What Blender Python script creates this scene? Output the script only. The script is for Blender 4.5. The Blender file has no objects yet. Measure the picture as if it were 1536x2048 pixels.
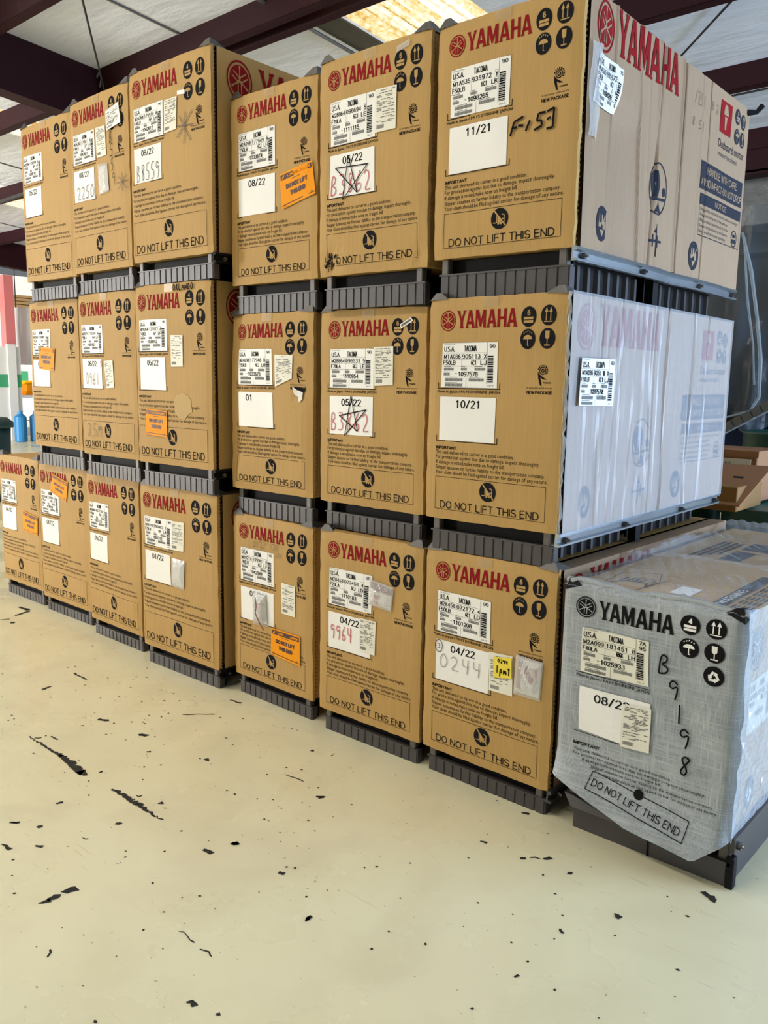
import bpy, bmesh, math, random
from math import sin, cos, pi, sqrt, radians
from mathutils import Vector, Matrix
random.seed(7)
S = bpy.context.scene
COL = S.collection

def lin(r, g, b):
    f = lambda c: (c/255)/12.92 if c/255 <= .04045 else ((c/255+.055)/1.055)**2.4
    return (f(r), f(g), f(b), 1)

# ------------------------------------------------------------------ camera
CX, CZ, CD, YAW, PIT, ROL, FPX = 0.80511, 1.3328, 2.16769, -0.71992, -0.15543, 0.01663, 1670.19
fw = Vector((sin(YAW)*cos(PIT), cos(YAW)*cos(PIT), sin(PIT)))
rt = Vector((cos(YAW), -sin(YAW), 0)); up = rt.cross(fw)
r2 = cos(ROL)*rt + sin(ROL)*up; u2 = -sin(ROL)*rt + cos(ROL)*up
cd = bpy.data.cameras.new('camera'); cam = bpy.data.objects.new('camera', cd); COL.objects.link(cam)
M = Matrix((r2, u2, -fw)).transposed().to_4x4(); M.translation = Vector((CX, -CD, CZ))
cam.matrix_world = M
cd.sensor_fit = 'VERTICAL'; cd.sensor_height = 24; cd.lens = FPX*24/2048; cd.clip_end = 200
S.camera = cam

# ------------------------------------------------------------------ light
S.view_settings.view_transform = 'Standard'; S.view_settings.look = 'None'
S.view_settings.exposure = -1.2; S.view_settings.gamma = 1
S.view_settings.use_curve_mapping = False
W = bpy.data.worlds.new('sky'); S.world = W; W.use_nodes = True
W.node_tree.nodes['Background'].inputs[0].default_value = (.88, .94, 1, 1)
W.node_tree.nodes['Background'].inputs[1].default_value = .42
SKYLIGHT = 2.3          # daylight through the yellowed roof panels
def area(name, loc, target, sx, sy, power, col):
    l = bpy.data.lights.new(name, 'AREA'); l.shape = 'RECTANGLE'; l.size = sx; l.size_y = sy
    l.energy = power; l.color = col
    o = bpy.data.objects.new(name, l); COL.objects.link(o); o.location = loc
    o.rotation_euler = (Vector(target)-Vector(loc)).to_track_quat('-Z', 'Y').to_euler(); return o
sl = bpy.data.lights.new('sun', 'SUN'); sl.energy = 9; sl.angle = .01; sl.color = (1, .95, .86)
so = bpy.data.objects.new('sun', sl); COL.objects.link(so); so.rotation_euler = Vector((-.5, .5, -.7)).to_track_quat('-Z', 'Y').to_euler()
area('door_daylight_right', (5.6, 3.6, 1.1), (-.4, .8, .5), 3.6, 2.1, 1650, (.52, .71, 1))
area('door_daylight_left', (-12.6, -7.5, 2.0), (-17, 5.5, 1.5), 5, 3.4, 5200, (1, .98, .95))
LAMPS = [(-4.2, -2.5), (-1.2, -2.7)]      # added fill lamps, out of view, to brighten the upper crate fronts
for lx, ly in LAMPS: area('added_fill_light', (lx, ly, 4.30), (lx, ly+.3, 0), 2.4, .3, 120, (1, .95, .85))

# ------------------------------------------------------------------ materials
MT = {}
def mat(name, col, rough=.6, metal=0, bump=None, var=None, spec=.5, alpha=None, emit=None, trans=None, coat=0):
    """bump=(scale,strength,dist[,stretch]) ; var=(scale,amount[,stretch]) noise variation of colour"""
    m = bpy.data.materials.new(name); m.use_nodes = True; N = m.node_tree.nodes; L = m.node_tree.links
    b = N['Principled BSDF']; b.inputs['Base Color'].default_value = col; b.inputs['Roughness'].default_value = rough
    b.inputs['Metallic'].default_value = metal; b.inputs['Specular IOR Level'].default_value = spec
    if coat: b.inputs['Coat Weight'].default_value = coat
    tc = None
    def noise(scale, stretch=None, detail=4):
        nonlocal tc
        if tc is None: tc = N.new('ShaderNodeTexCoord')
        n = N.new('ShaderNodeTexNoise'); n.inputs['Scale'].default_value = scale; n.inputs['Detail'].default_value = detail
        if stretch:
            mp = N.new('ShaderNodeMapping'); mp.inputs['Scale'].default_value = stretch
            L.new(tc.outputs['Object'], mp.inputs[0]); L.new(mp.outputs[0], n.inputs['Vector'])
        else: L.new(tc.outputs['Object'], n.inputs['Vector'])
        return n
    if var:
        n = noise(var[0], var[2] if len(var) > 2 else None)
        mx = N.new('ShaderNodeMix'); mx.data_type = 'RGBA'
        a = var[1]; mx.inputs[6].default_value = tuple(c*(1-a) for c in col[:3])+(1,); mx.inputs[7].default_value = tuple(min(1, c*(1+a)) for c in col[:3])+(1,)
        L.new(n.outputs['Fac'], mx.inputs[0]); L.new(mx.outputs[2], b.inputs['Base Color'])
    if bump:
        n = noise(bump[0], bump[3] if len(bump) > 3 else None)
        bp = N.new('ShaderNodeBump'); bp.inputs['Strength'].default_value = bump[1]; bp.inputs['Distance'].default_value = bump[2]
        L.new(n.outputs['Fac'], bp.inputs['Height']); L.new(bp.outputs[0], b.inputs['Normal'])
    if alpha is not None: b.inputs['Alpha'].default_value = alpha
    if emit: b.inputs['Emission Color'].default_value = emit[0]; b.inputs['Emission Strength'].default_value = emit[1]
    MT[name] = m; return m

KR = lin(190, 152, 90)
def kraft(name, col):
    m = mat(name, col, .62, spec=.3); N = m.node_tree.nodes; L = m.node_tree.links; b = N['Principled BSDF']
    tc = N.new('ShaderNodeTexCoord')
    def nz(scale, st, det=3):
        mp = N.new('ShaderNodeMapping'); mp.inputs['Scale'].default_value = st; L.new(tc.outputs['Object'], mp.inputs[0])
        n = N.new('ShaderNodeTexNoise'); n.inputs['Scale'].default_value = scale; n.inputs['Detail'].default_value = det
        L.new(mp.outputs[0], n.inputs['Vector']); return n
    streak = nz(9, (34, 34, .22), 2); blot = nz(2.5, (1, 1, 1), 6)
    ad = N.new('ShaderNodeMath'); ad.operation = 'ADD'; L.new(streak.outputs['Fac'], ad.inputs[0]); L.new(blot.outputs['Fac'], ad.inputs[1])
    cr = N.new('ShaderNodeValToRGB'); e = cr.color_ramp.elements
    e[0].position = .36; e[1].position = .66
    e[0].color = tuple(c*.9 for c in col[:3])+(1,); e[1].color = tuple(min(1, c*1.07) for c in col[:3])+(1,)
    hf = N.new('ShaderNodeMath'); hf.operation = 'MULTIPLY'; hf.inputs[1].default_value = .5; L.new(ad.outputs[0], hf.inputs[0])
    L.new(hf.outputs[0], cr.inputs[0]); L.new(cr.outputs[0], b.inputs['Base Color'])
    bp = N.new('ShaderNodeBump'); bp.inputs['Strength'].default_value = .16; bp.inputs['Distance'].default_value = .003
    L.new(streak.outputs['Fac'], bp.inputs['Height']); L.new(bp.outputs[0], b.inputs['Normal'])
    return m
kraft('kraft', KR)
kraft('kraft_cool_lit', lin(166, 138, 110))  # kraft greyed: the cool door light is put into the colour
kraft('kraft_dark', lin(150, 112, 66))
kraft('kraft_brown', lin(168, 122, 88))
mat('flute', lin(120, 92, 60), .9)
mat('print_black', lin(26, 24, 26), .85, spec=.1)
mat('print_grey', lin(52, 54, 64), .85, spec=.1)
mat('print_red', lin(140, 18, 24), .8, spec=.15)
mat('print_icon', lin(30, 30, 34), .85, spec=.1)
mat('marker', lin(22, 20, 22), .8, spec=.1)
mat('marker_thin', lin(92, 78, 66), .6)
mat('marker_red', lin(196, 82, 92), .6)
mat('marker_grey', lin(150, 146, 142), .6)
mat('paper', lin(250, 248, 242), .45, var=(14, .02))
mat('paper_aged', lin(240, 236, 218), .5)
mat('label_ink', lin(26, 26, 28), .8, spec=.1)
mat('label_ink_soft', lin(118, 118, 116), .6)
mat('orange', lin(250, 158, 10), .55, spec=.15)
mat('orange_ink', lin(66, 26, 18), .5)
mat('yellow_note', lin(246, 222, 70), .5)
mat('pouch_red', lin(118, 28, 34), .35)
mat('steel_paint', lin(80, 77, 78), .42, .35, bump=(40, .1, .002), var=(9, .15))
mat('steel_post', lin(104, 100, 97), .45, .4)
mat('steel_dark', lin(18, 17, 19), .6, .1, spec=.2)  # near black; also holds the shade of gaps and recesses
mat('steel_bracket', lin(104, 102, 100), .35, .7)
mat('galvanised', lin(188, 194, 200), .28, .9, bump=(24, .25, .003, (1, 1, 4)))
mat('bolt', lin(120, 118, 116), .3, .9)
mat('maroon', lin(40, 10, 18), .6, var=(5, .1), spec=.15)
mat('insulation', lin(222, 226, 236), .38, bump=(2.2, .5, .05, (1, 3, 1)))
mat('insulation_seam', lin(96, 92, 90), .7)
mat('silver_scrim', lin(98, 100, 100), .45, bump=(9, .6, .02), var=(7, .25))
mat('dark_strip', lin(74, 70, 58), .8)
mat('conduit', lin(150, 146, 140), .35, .7)
mat('wire', lin(28, 26, 28), .5)
mat('white_wall', lin(238, 238, 236), .6)
mat('concrete_ground', lin(214, 210, 200), .8, var=(.6, .12))
mat('green_band', lin(70, 170, 120), .6)
mat('red_steel', lin(226, 128, 128), .5)  # red paled: overexposed daylight is put into the colour
mat('white_sheet', lin(240, 240, 240), .6)
mat('timber', lin(214, 176, 118), .7, var=(8, .2, (1, 8, 8)))
mat('teal_plastic', lin(30, 66, 70), .5)
mat('blue_plastic', lin(40, 130, 190), .4)
mat('navy', lin(20, 42, 78), .35)
mat('green_drum', lin(44, 86, 78), .38, .1)
mat('grey_plastic', lin(120, 124, 128), .45)
mat('dark_body', lin(34, 38, 52), .4)
mat('paint_scar', lin(34, 33, 30), .8)
mat('paint_halo', lin(160, 150, 120), .6)
mat('scuff', lin(196, 163, 106), .7)
mat('tear_white', lin(236, 232, 226), .6)

def film(name, col, a, rough=.15, bump=None):
    """thin plastic: part see-through, part milky, glossy on top"""
    m = bpy.data.materials.new(name); m.use_nodes = True; N = m.node_tree.nodes; L = m.node_tree.links
    b = N['Principled BSDF']; b.inputs['Base Color'].default_value = col; b.inputs['Roughness'].default_value = rough
    b.inputs['Alpha'].default_value = a; b.inputs['Specular IOR Level'].default_value = .6
    if bump:
        tc = N.new('ShaderNodeTexCoord'); mp = N.new('ShaderNodeMapping'); mp.inputs['Scale'].default_value = bump[3]
        n = N.new('ShaderNodeTexNoise'); n.inputs['Scale'].default_value = bump[0]; n.inputs['Detail'].default_value = 5
        L.new(tc.outputs['Object'], mp.inputs[0]); L.new(mp.outputs[0], n.inputs['Vector'])
        bp = N.new('ShaderNodeBump'); bp.inputs['Strength'].default_value = bump[1]; bp.inputs['Distance'].default_value = bump[2]
        L.new(n.outputs['Fac'], bp.inputs['Height']); L.new(bp.outputs[0], b.inputs['Normal'])
    MT[name] = m; return m
film('stretch_film', lin(228, 228, 232), .38, .3, (4, .5, .01, (1, 8, .5)))
film('pouch_film', lin(225, 224, 222), .5, .12, (30, .8, .004, (1, 1, 1)))
film('top_clear_film', lin(226, 234, 244), .27, .06, (11, 1.0, .02, (1, 1, 1)))
film('clear_film', lin(226, 232, 240), .55, .10, (16, 1.0, .012, (1, 1, 1)))
film('fold_highlight', lin(190, 204, 214), .5, .2, (9, .6, .01, (1, 1, 1)))  # pale film tone for the lit creases of the dust sheet
film('tape', lin(214, 190, 150), .35, .25)
film('dust_sheet', lin(122, 134, 146), .42, .16, (7, .8, .02, (1, 1, .3)))

# woven plastic cover: fine crossed tapes
m = mat('woven', lin(150, 154, 152), .38); N = m.node_tree.nodes; L = m.node_tree.links; b = N['Principled BSDF']
tc = N.new('ShaderNodeTexCoord'); vals = []
for st in ((2, 2, 60), (60, 60, 2), (2, 2, 2)):
    mp = N.new('ShaderNodeMapping'); mp.inputs['Scale'].default_value = st; L.new(tc.outputs['Object'], mp.inputs[0])
    n = N.new('ShaderNodeTexNoise'); n.inputs['Scale'].default_value = 5; n.inputs['Detail'].default_value = 3; L.new(mp.outputs[0], n.inputs['Vector']); vals.append(n)
mm = N.new('ShaderNodeMath'); mm.operation = 'MAXIMUM'; L.new(vals[0].outputs['Fac'], mm.inputs[0]); L.new(vals[1].outputs['Fac'], mm.inputs[1])
m3 = N.new('ShaderNodeMath'); m3.operation = 'MULTIPLY_ADD'; m3.inputs[1].default_value = .4; L.new(vals[2].outputs['Fac'], m3.inputs[0]); L.new(mm.outputs[0], m3.inputs[2])
cr = N.new('ShaderNodeValToRGB'); cr.color_ramp.elements[0].position = .6; cr.color_ramp.elements[1].position = .95
cr.color_ramp.elements[0].color = lin(144, 150, 154); cr.color_ramp.elements[1].color = lin(190, 196, 200)
L.new(m3.outputs[0], cr.inputs[0]); L.new(cr.outputs[0], b.inputs['Base Color'])
bp = N.new('ShaderNodeBump'); bp.inputs['Strength'].default_value = .3; bp.inputs['Distance'].default_value = .004
L.new(m3.outputs[0], bp.inputs['Height']); L.new(bp.outputs[0], b.inputs['Normal'])

# painted floor: beige, worn, finely scratched
m = mat('floor_paint', lin(206, 192, 156), .42); N = m.node_tree.nodes; L = m.node_tree.links; b = N['Principled BSDF']
tc = N.new('ShaderNodeTexCoord')
def nz(scale, det=6, st=(1, 1, 1), rot=0, dist=0):
    mp = N.new('ShaderNodeMapping'); mp.inputs['Scale'].default_value = st; mp.inputs['Rotation'].default_value = (0, 0, rot); L.new(tc.outputs['Object'], mp.inputs[0])
    n = N.new('ShaderNodeTexNoise'); n.inputs['Scale'].default_value = scale; n.inputs['Detail'].default_value = det; n.inputs['Distortion'].default_value = dist
    L.new(mp.outputs[0], n.inputs['Vector']); return n
def mixc(fac, a, bcol, src=None):
    mx = N.new('ShaderNodeMix'); mx.data_type = 'RGBA'
    if src is None: mx.inputs[6].default_value = a
    else: L.new(src, mx.inputs[6])
    mx.inputs[7].default_value = bcol; L.new(fac, mx.inputs[0]); return mx.outputs[2]
def ramp(src, p0, p1):
    r = N.new('ShaderNodeMapRange'); r.inputs[1].default_value = p0; r.inputs[2].default_value = p1; L.new(src, r.inputs[0]); return r.outputs[0]
c = mixc(ramp(nz(.9, 5).outputs['Fac'], .35, .7), lin(240, 230, 192), lin(236, 231, 196))
c = mixc(ramp(nz(3.2, 10, dist=.6).outputs['Fac'], .45, .85), None, lin(224, 214, 178), c)
for k, (rot, st) in enumerate(((.4, (1, 26, 1)), (-.7, (1, 30, 1)), (1.5, (1, 22, 1)))):
    a = ramp(nz(3.4+1.6*k, 2, st, rot).outputs['Fac'], .69, .73)
    g = ramp(nz(1.3+.4*k, 3).outputs['Fac'], .5, .7)
    mu = N.new('ShaderNodeMath'); mu.operation = 'MULTIPLY'; L.new(a, mu.inputs[0]); L.new(g, mu.inputs[1])
    mh = N.new('ShaderNodeMath'); mh.operation = 'MULTIPLY'; mh.inputs[1].default_value = .5; L.new(mu.outputs[0], mh.inputs[0])
    c = mixc(mh.outputs[0], None, lin(128, 118, 92), c)
sp = ramp(nz(60, 2).outputs['Fac'], .72, .76)
ms = N.new('ShaderNodeMath'); ms.operation = 'MULTIPLY'; ms.inputs[1].default_value = .5; L.new(sp, ms.inputs[0])
c = mixc(ms.outputs[0], None, lin(120, 108, 84), c)
L.new(c, b.inputs['Base Color'])
L.new(ramp(nz(2.5).outputs['Fac'], .2, 1.1), b.inputs['Roughness'])
bp = N.new('ShaderNodeBump'); bp.inputs['Strength'].default_value = .12; bp.inputs['Distance'].default_value = .01
L.new(nz(9).outputs['Fac'], bp.inputs['Height']); L.new(bp.outputs[0], b.inputs['Normal'])

# corrugated translucent roof panel, dirty, lit from outside by the sky
m = bpy.data.materials.new('fibreglass'); m.use_nodes = True; MT['fibreglass'] = m; N = m.node_tree.nodes; L = m.node_tree.links; b = N['Principled BSDF']
tc = N.new('ShaderNodeTexCoord')
nA = nz(1.6, 3, (9, .12, 1)); nB = nz(26, 4, (1.6, .8, 1))
ad = N.new('ShaderNodeMath'); ad.operation = 'MULTIPLY_ADD'; ad.inputs[1].default_value = .45; L.new(nB.outputs['Fac'], ad.inputs[0]); L.new(nA.outputs['Fac'], ad.inputs[2])
cr = N.new('ShaderNodeValToRGB'); e = cr.color_ramp.elements; e[0].position = .54; e[1].position = .80
e[0].color = lin(150, 96, 34); e[1].color = (1, 1, .96, 1); x = e.new(.60); x.color = lin(232, 190, 100); x = e.new(.68); x.color = lin(250, 232, 178)
L.new(ad.outputs[0], cr.inputs[0]); L.new(cr.outputs[0], b.inputs['Emission Color']); b.inputs['Base Color'].default_value = lin(120, 100, 60)
b.inputs['Emission Strength'].default_value = SKYLIGHT; b.inputs['Roughness'].default_value = .5

# ------------------------------------------------------------------ mesh helpers
class MB:
    def __init__(s): s.v = []; s.f = []
    def add(s, vs, fs):
        o = len(s.v); s.v += [tuple(p) for p in vs]; s.f += [tuple(i+o for i in f) for f in fs]
    def box(s, x0, x1, y0, y1, z0, z1):
        s.add([(x0,y0,z0),(x1,y0,z0),(x1,y1,z0),(x0,y1,z0),(x0,y0,z1),(x1,y0,z1),(x1,y1,z1),(x0,y1,z1)],
              [(0,3,2,1),(4,5,6,7),(0,1,5,4),(1,2,6,5),(2,3,7,6),(3,0,4,7)])
    def bbox(s, x0, x1, y0, y1, z0, z1, b):
        """box with chamfered edges"""
        bm = bmesh.new(); bmesh.ops.create_cube(bm, size=1)
        for v in bm.verts:
            v.co = Vector((x0+(v.co.x+.5)*(x1-x0), y0+(v.co.y+.5)*(y1-y0), z0+(v.co.z+.5)*(z1-z0)))
        bmesh.ops.bevel(bm, geom=bm.edges[:], offset=b, segments=1, affect='EDGES')
        bm.verts.index_update(); s.add([v.co[:] for v in bm.verts], [[v.index for v in f.verts] for f in bm.faces]); bm.free()
    def tube(s, pts, r, n=8, cap=True):
        pts = [Vector(p) for p in pts]; rings = []
        for i, p in enumerate(pts):
            t = (pts[min(i+1, len(pts)-1)]-pts[max(i-1, 0)]).normalized()
            a = t.orthogonal().normalized() if i == 0 else (a-t*a.dot(t)).normalized()
            bb = t.cross(a); rr = r[i] if isinstance(r, (list, tuple)) else r
            rings.append([p+rr*(cos(2*pi*k/n)*a+sin(2*pi*k/n)*bb) for k in range(n)])
        vs = [q for rg in rings for q in rg]; fs = []
        for i in range(len(pts)-1):
            for k in range(n): fs.append((i*n+k, i*n+(k+1) % n, (i+1)*n+(k+1) % n, (i+1)*n+k))
        if cap: fs += [tuple(reversed(range(n))), tuple(range((len(pts)-1)*n, len(pts)*n))]
        s.add(vs, fs)
    def lathe(s, prof, c, n=28):
        vs = [(c[0]+r*cos(2*pi*k/n), c[1]+r*sin(2*pi*k/n), c[2]+z) for r, z in prof for k in range(n)]; fs = []
        for i in range(len(prof)-1):
            for k in range(n): fs.append((i*n+k, i*n+(k+1) % n, (i+1)*n+(k+1) % n, (i+1)*n+k))
        fs += [tuple(reversed(range(n))), tuple(range((len(prof)-1)*n, len(prof)*n))]
        s.add(vs, fs)
    def grid(s, nu, nv, fn):
        vs = [fn(i/nu, j/nv) for j in range(nv+1) for i in range(nu+1)]
        s.add(vs, [(j*(nu+1)+i, j*(nu+1)+i+1, (j+1)*(nu+1)+i+1, (j+1)*(nu+1)+i) for j in range(nv) for i in range(nu)])
    def build(s, name, m, parent=None, loc=None, smooth=False):
        me = bpy.data.meshes.new(name); me.from_pydata(s.v, [], s.f); me.materials.append(MT[m])
        if smooth: me.polygons.foreach_set('use_smooth', [True]*len(me.polygons))
        me.update(); o = bpy.data.objects.new(name, me); COL.objects.link(o)
        if parent: o.parent = parent
        if loc: o.location = loc
        return o
def tag(o, label, cat, group=None):
    o['label'] = label; o['category'] = cat
    if group: o['group'] = group
    return o
def empty(name, loc, label, cat, group=None, rz=0):
    o = bpy.data.objects.new(name, None); COL.objects.link(o); o.location = loc; o.rotation_euler = (0, 0, rz); o.empty_display_size = .1
    return tag(o, label, cat, group)
def struct(o, label=None):
    o['kind'] = 'structure'
    if label: o['label'] = label
    return o

# ------------------------------------------------------------------ flat print: 2-D shapes mapped on a surface
GL = {}
def glyph(ch):
    if ch not in GL:
        cu = bpy.data.curves.new('g', 'FONT'); cu.body = ch; cu.resolution_u = 2; cu.fill_mode = 'FRONT'
        ob = bpy.data.objects.new('g', cu); me = bpy.data.meshes.new_from_object(ob)
        vs = [(v.co.x, v.co.y) for v in me.vertices]; fs = [tuple(p.vertices) for p in me.polygons]
        bpy.data.objects.remove(ob); bpy.data.curves.remove(cu); bpy.data.meshes.remove(me)
        x0 = min((v[0] for v in vs), default=0); x1 = max((v[0] for v in vs), default=.2)
        GL[ch] = ([(a-x0, y) for a, y in vs], fs, x1-x0)
    return GL[ch]
def arc_(cx, cy, rx, ry, a0, a1, n=7): return [(cx+rx*cos(radians(a0+(a1-a0)*k/n)), cy+ry*sin(radians(a0+(a1-a0)*k/n))) for k in range(n+1)]
_O = lambda w: arc_(w/2, .5, w/2, .5, 90, 450, 16)
SF = {  # monoline capitals and figures: (advance, strokes)
 'A': (.66, [[(0,0),(.33,1),(.66,0)],[(.11,.33),(.55,.33)]]), 'B': (.58, [[(0,0),(0,1),(.3,1)]+arc_(.3,.76,.24,.24,90,-90,6)+[(0,.52)],[(.3,.52)]+arc_(.3,.26,.28,.26,90,-90,6)+[(0,0)]]),
 'C': (.64, [arc_(.33,.5,.33,.5,40,320,12)]), 'D': (.62, [[(0,0),(0,1),(.25,1)]+arc_(.25,.5,.37,.5,90,-90,9)+[(0,0)]]), 'E': (.52, [[(.52,0),(0,0),(0,1),(.5,1)],[(0,.53),(.46,.53)]]),
 'F': (.5, [[(0,0),(0,1),(.5,1)],[(0,.52),(.44,.52)]]), 'G': (.66, [arc_(.33,.5,.33,.5,45,360,12)+[(.36,.5)],[(.66,.5),(.66,0)]]), 'H': (.6, [[(0,0),(0,1)],[(.6,0),(.6,1)],[(0,.52),(.6,.52)]]), 'I': (.02, [[(.01,0),(.01,1)]]),
 'J': (.46, [[(.46,1),(.46,.25)]+arc_(.23,.25,.23,.25,0,-180,7)]), 'K': (.6, [[(0,0),(0,1)],[(.58,1),(0,.38)],[(.2,.58),(.6,0)]]), 'L': (.48, [[(0,1),(0,0),(.48,0)]]), 'M': (.72, [[(0,0),(0,1),(.36,.08),(.72,1),(.72,0)]]),
 'N': (.6, [[(0,0),(0,1),(.6,0),(.6,1)]]), 'O': (.68, [_O(.68)]), 'P': (.56, [[(0,0),(0,1),(.3,1)]+arc_(.3,.74,.26,.26,90,-90,6)+[(0,.48)]]), 'Q': (.68, [_O(.68),[(.42,.22),(.68,-.02)]]),
 'R': (.6, [[(0,0),(0,1),(.32,1)]+arc_(.32,.75,.26,.25,90,-90,6)+[(0,.5)],[(.34,.5),(.6,0)]]), 'S': (.56, [arc_(.28,.74,.27,.26,30,270,8)+arc_(.28,.25,.28,.25,90,-155,8)]), 'T': (.58, [[(0,1),(.58,1)],[(.29,0),(.29,1)]]),
 'U': (.6, [[(0,1),(0,.28)]+arc_(.3,.28,.3,.28,180,360,7)+[(.6,1)]]), 'V': (.62, [[(0,1),(.31,0),(.62,1)]]), 'W': (.9, [[(0,1),(.22,0),(.45,.95),(.68,0),(.9,1)]]), 'X': (.6, [[(0,0),(.6,1)],[(0,1),(.6,0)]]), 'Y': (.62, [[(0,1),(.31,.48),(.62,1)],[(.31,0),(.31,.48)]]), 'Z': (.56, [[(0,1),(.56,1),(0,0),(.56,0)]]),
 '0': (.54, [_O(.54)]), '1': (.54, [[(.1,.78),(.3,1),(.3,0)]]), '2': (.54, [arc_(.27,.73,.25,.27,165,-30,8)+[(.02,0),(.54,0)]]), '3': (.54, [arc_(.26,.76,.23,.24,150,-90,7),arc_(.26,.27,.27,.26,90,-160,8)]), '4': (.56, [[(.42,0),(.42,1),(0,.28),(.56,.28)]]),
 '5': (.54, [[(.5,1),(.09,1),(.05,.5)]+arc_(.26,.32,.27,.32,130,-155,9)]), '6': (.54, [arc_(.28,.31,.26,.31,180,-180,12),[(.02,.35)]+arc_(.3,.62,.28,.38,180,55,6)]), '7': (.54, [[(0,1),(.54,1),(.18,0)]]), '8': (.54, [arc_(.27,.76,.22,.24,-90,270,12),arc_(.27,.27,.27,.26,90,450,12)]), '9': (.54, [arc_(.26,.69,.26,.31,0,360,12),[(.52,.65)]+arc_(.24,.38,.28,.38,0,-125,6)]),
 '/': (.4, [[(0,-.05),(.4,1.05)]]), '.': (.04, [[(0,.0),(.0,.1)]]), '-': (.3, [[(0,.45),(.3,.45)]]), "'": (.04, [[(.02,.75),(.02,1)]]), ',': (.06, [[(.05,.08),(0,-.14)]]),
}
class PR:
    """flat print collected in (u, v) metres"""
    def __init__(s): s.v = []; s.f = []
    def poly(s, pts):
        o = len(s.v); s.v += list(pts); s.f.append(tuple(range(o, o+len(pts))))
    def rect(s, x0, y0, x1, y1): s.poly([(x0, y0), (x1, y0), (x1, y1), (x0, y1)])
    def line(s, a, b, w):
        dx, dy = b[0]-a[0], b[1]-a[1]; l = sqrt(dx*dx+dy*dy) or 1; nx, ny = -dy/l*w/2, dx/l*w/2
        s.poly([(a[0]-nx, a[1]-ny), (b[0]-nx, b[1]-ny), (b[0]+nx, b[1]+ny), (a[0]+nx, a[1]+ny)])
    def stroke(s, pts, w):
        for a, b in zip(pts, pts[1:]): s.line(a, b, w)
    def disc(s, cx, cy, rx, ry=None, n=28, a0=0, a1=2*pi):
        ry = ry or rx; full = abs(a1-a0-2*pi) < 1e-6
        s.poly([(cx+rx*cos(a0+(a1-a0)*k/n), cy+ry*sin(a0+(a1-a0)*k/n)) for k in range(n if full else n+1)])
    def ring(s, cx, cy, r0, r1, k=1, n=28, a0=0, a1=2*pi):
        for i in range(n):
            t, q = a0+(a1-a0)*i/n, a0+(a1-a0)*(i+1)/n
            s.poly([(cx+r0*cos(t), cy+k*r0*sin(t)), (cx+r1*cos(t), cy+k*r1*sin(t)), (cx+r1*cos(q), cy+k*r1*sin(q)), (cx+r0*cos(q), cy+k*r0*sin(q))])
    def text(s, t, x, y, w, h, slant=0, bold=0):
        """fit string into width w, cap height h, from baseline-left x, y"""
        pen = 0; parts = []
        for ch in t:
            if ch == ' ': pen += .3; continue
            vs, fs, adv = glyph(ch); parts.append((pen, vs, fs)); pen += adv+.11
        W0 = max(pen-.11, .05); kx = w/W0; ky = h/.70
        for px, vs, fs in parts:
            for dx in ((0, bold) if bold else (0,)):
                o = len(s.v); s.v += [(x+(px+a)*kx+b*ky*slant+dx, y+b*ky) for a, b in vs]; s.f += [tuple(i+o for i in f) for f in fs]
    def caps(s, t, x, y, w, h, wt=.12, gap=.2):
        """monoline capitals fitted in w x h, stroke weight wt of the height"""
        pen = 0; items = []
        for ch in t:
            if ch == ' ': pen += .34; continue
            a, st = SF[ch]; items.append((pen, st)); pen += a+gap
        W0 = max(.1, pen-gap); kx = (w-wt*h)/W0; ky = h*(1-wt)
        for px, st in items:
            for pl in st:
                q = [(x+wt*h/2+(px+a)*kx, y+wt*h/2+b*ky) for a, b in pl]
                e = wt*h*.28
                for a_, b_ in zip(q, q[1:]):
                    dx, dy = b_[0]-a_[0], b_[1]-a_[1]; l = sqrt(dx*dx+dy*dy) or 1; dx, dy = dx/l*e, dy/l*e
                    s.line((a_[0]-dx, a_[1]-dy), (b_[0]+dx, b_[1]+dy), wt*h)
    def cut(s, du, dv):
        """slice the print so that it can follow a crumpled surface"""
        bm = bmesh.new()
        vs = [bm.verts.new((a, b, 0)) for a, b in s.v]
        for f in s.f:
            try: bm.faces.new([vs[i] for i in f])
            except ValueError: pass
        us = [v[0] for v in s.v]; ws = [v[1] for v in s.v]
        for ax, lo, hi, st in ((0, min(us), max(us), du), (1, min(ws), max(ws), dv)):
            k = math.floor(lo/st)+1
            while k*st < hi:
                co = [0, 0, 0]; no = [0, 0, 0]; co[ax] = k*st; no[ax] = 1
                bmesh.ops.bisect_plane(bm, geom=bm.verts[:]+bm.edges[:]+bm.faces[:], plane_co=co, plane_no=no); k += 1
        bm.verts.index_update(); s.v = [(v.co.x, v.co.y) for v in bm.verts]; s.f = [tuple(v.index for v in f.verts) for f in bm.faces]; bm.free(); return s
    def extend(s, q, ox, oy, sx, sy, rot=0):
        o = len(s.v); c, n = cos(rot), sin(rot)
        s.v += [(ox+(a*sx)*c-(b*sy)*n, oy+(a*sx)*n+(b*sy)*c) for a, b in q.v]; s.f += [tuple(i+o for i in f) for f in q.f]
    def build(s, name, m, parent, fn):
        """fn(u,v)->local 3-D point"""
        mb = MB(); mb.v = [fn(a, b) for a, b in s.v]; mb.f = s.f
        return mb.build(name, m, parent)

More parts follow.
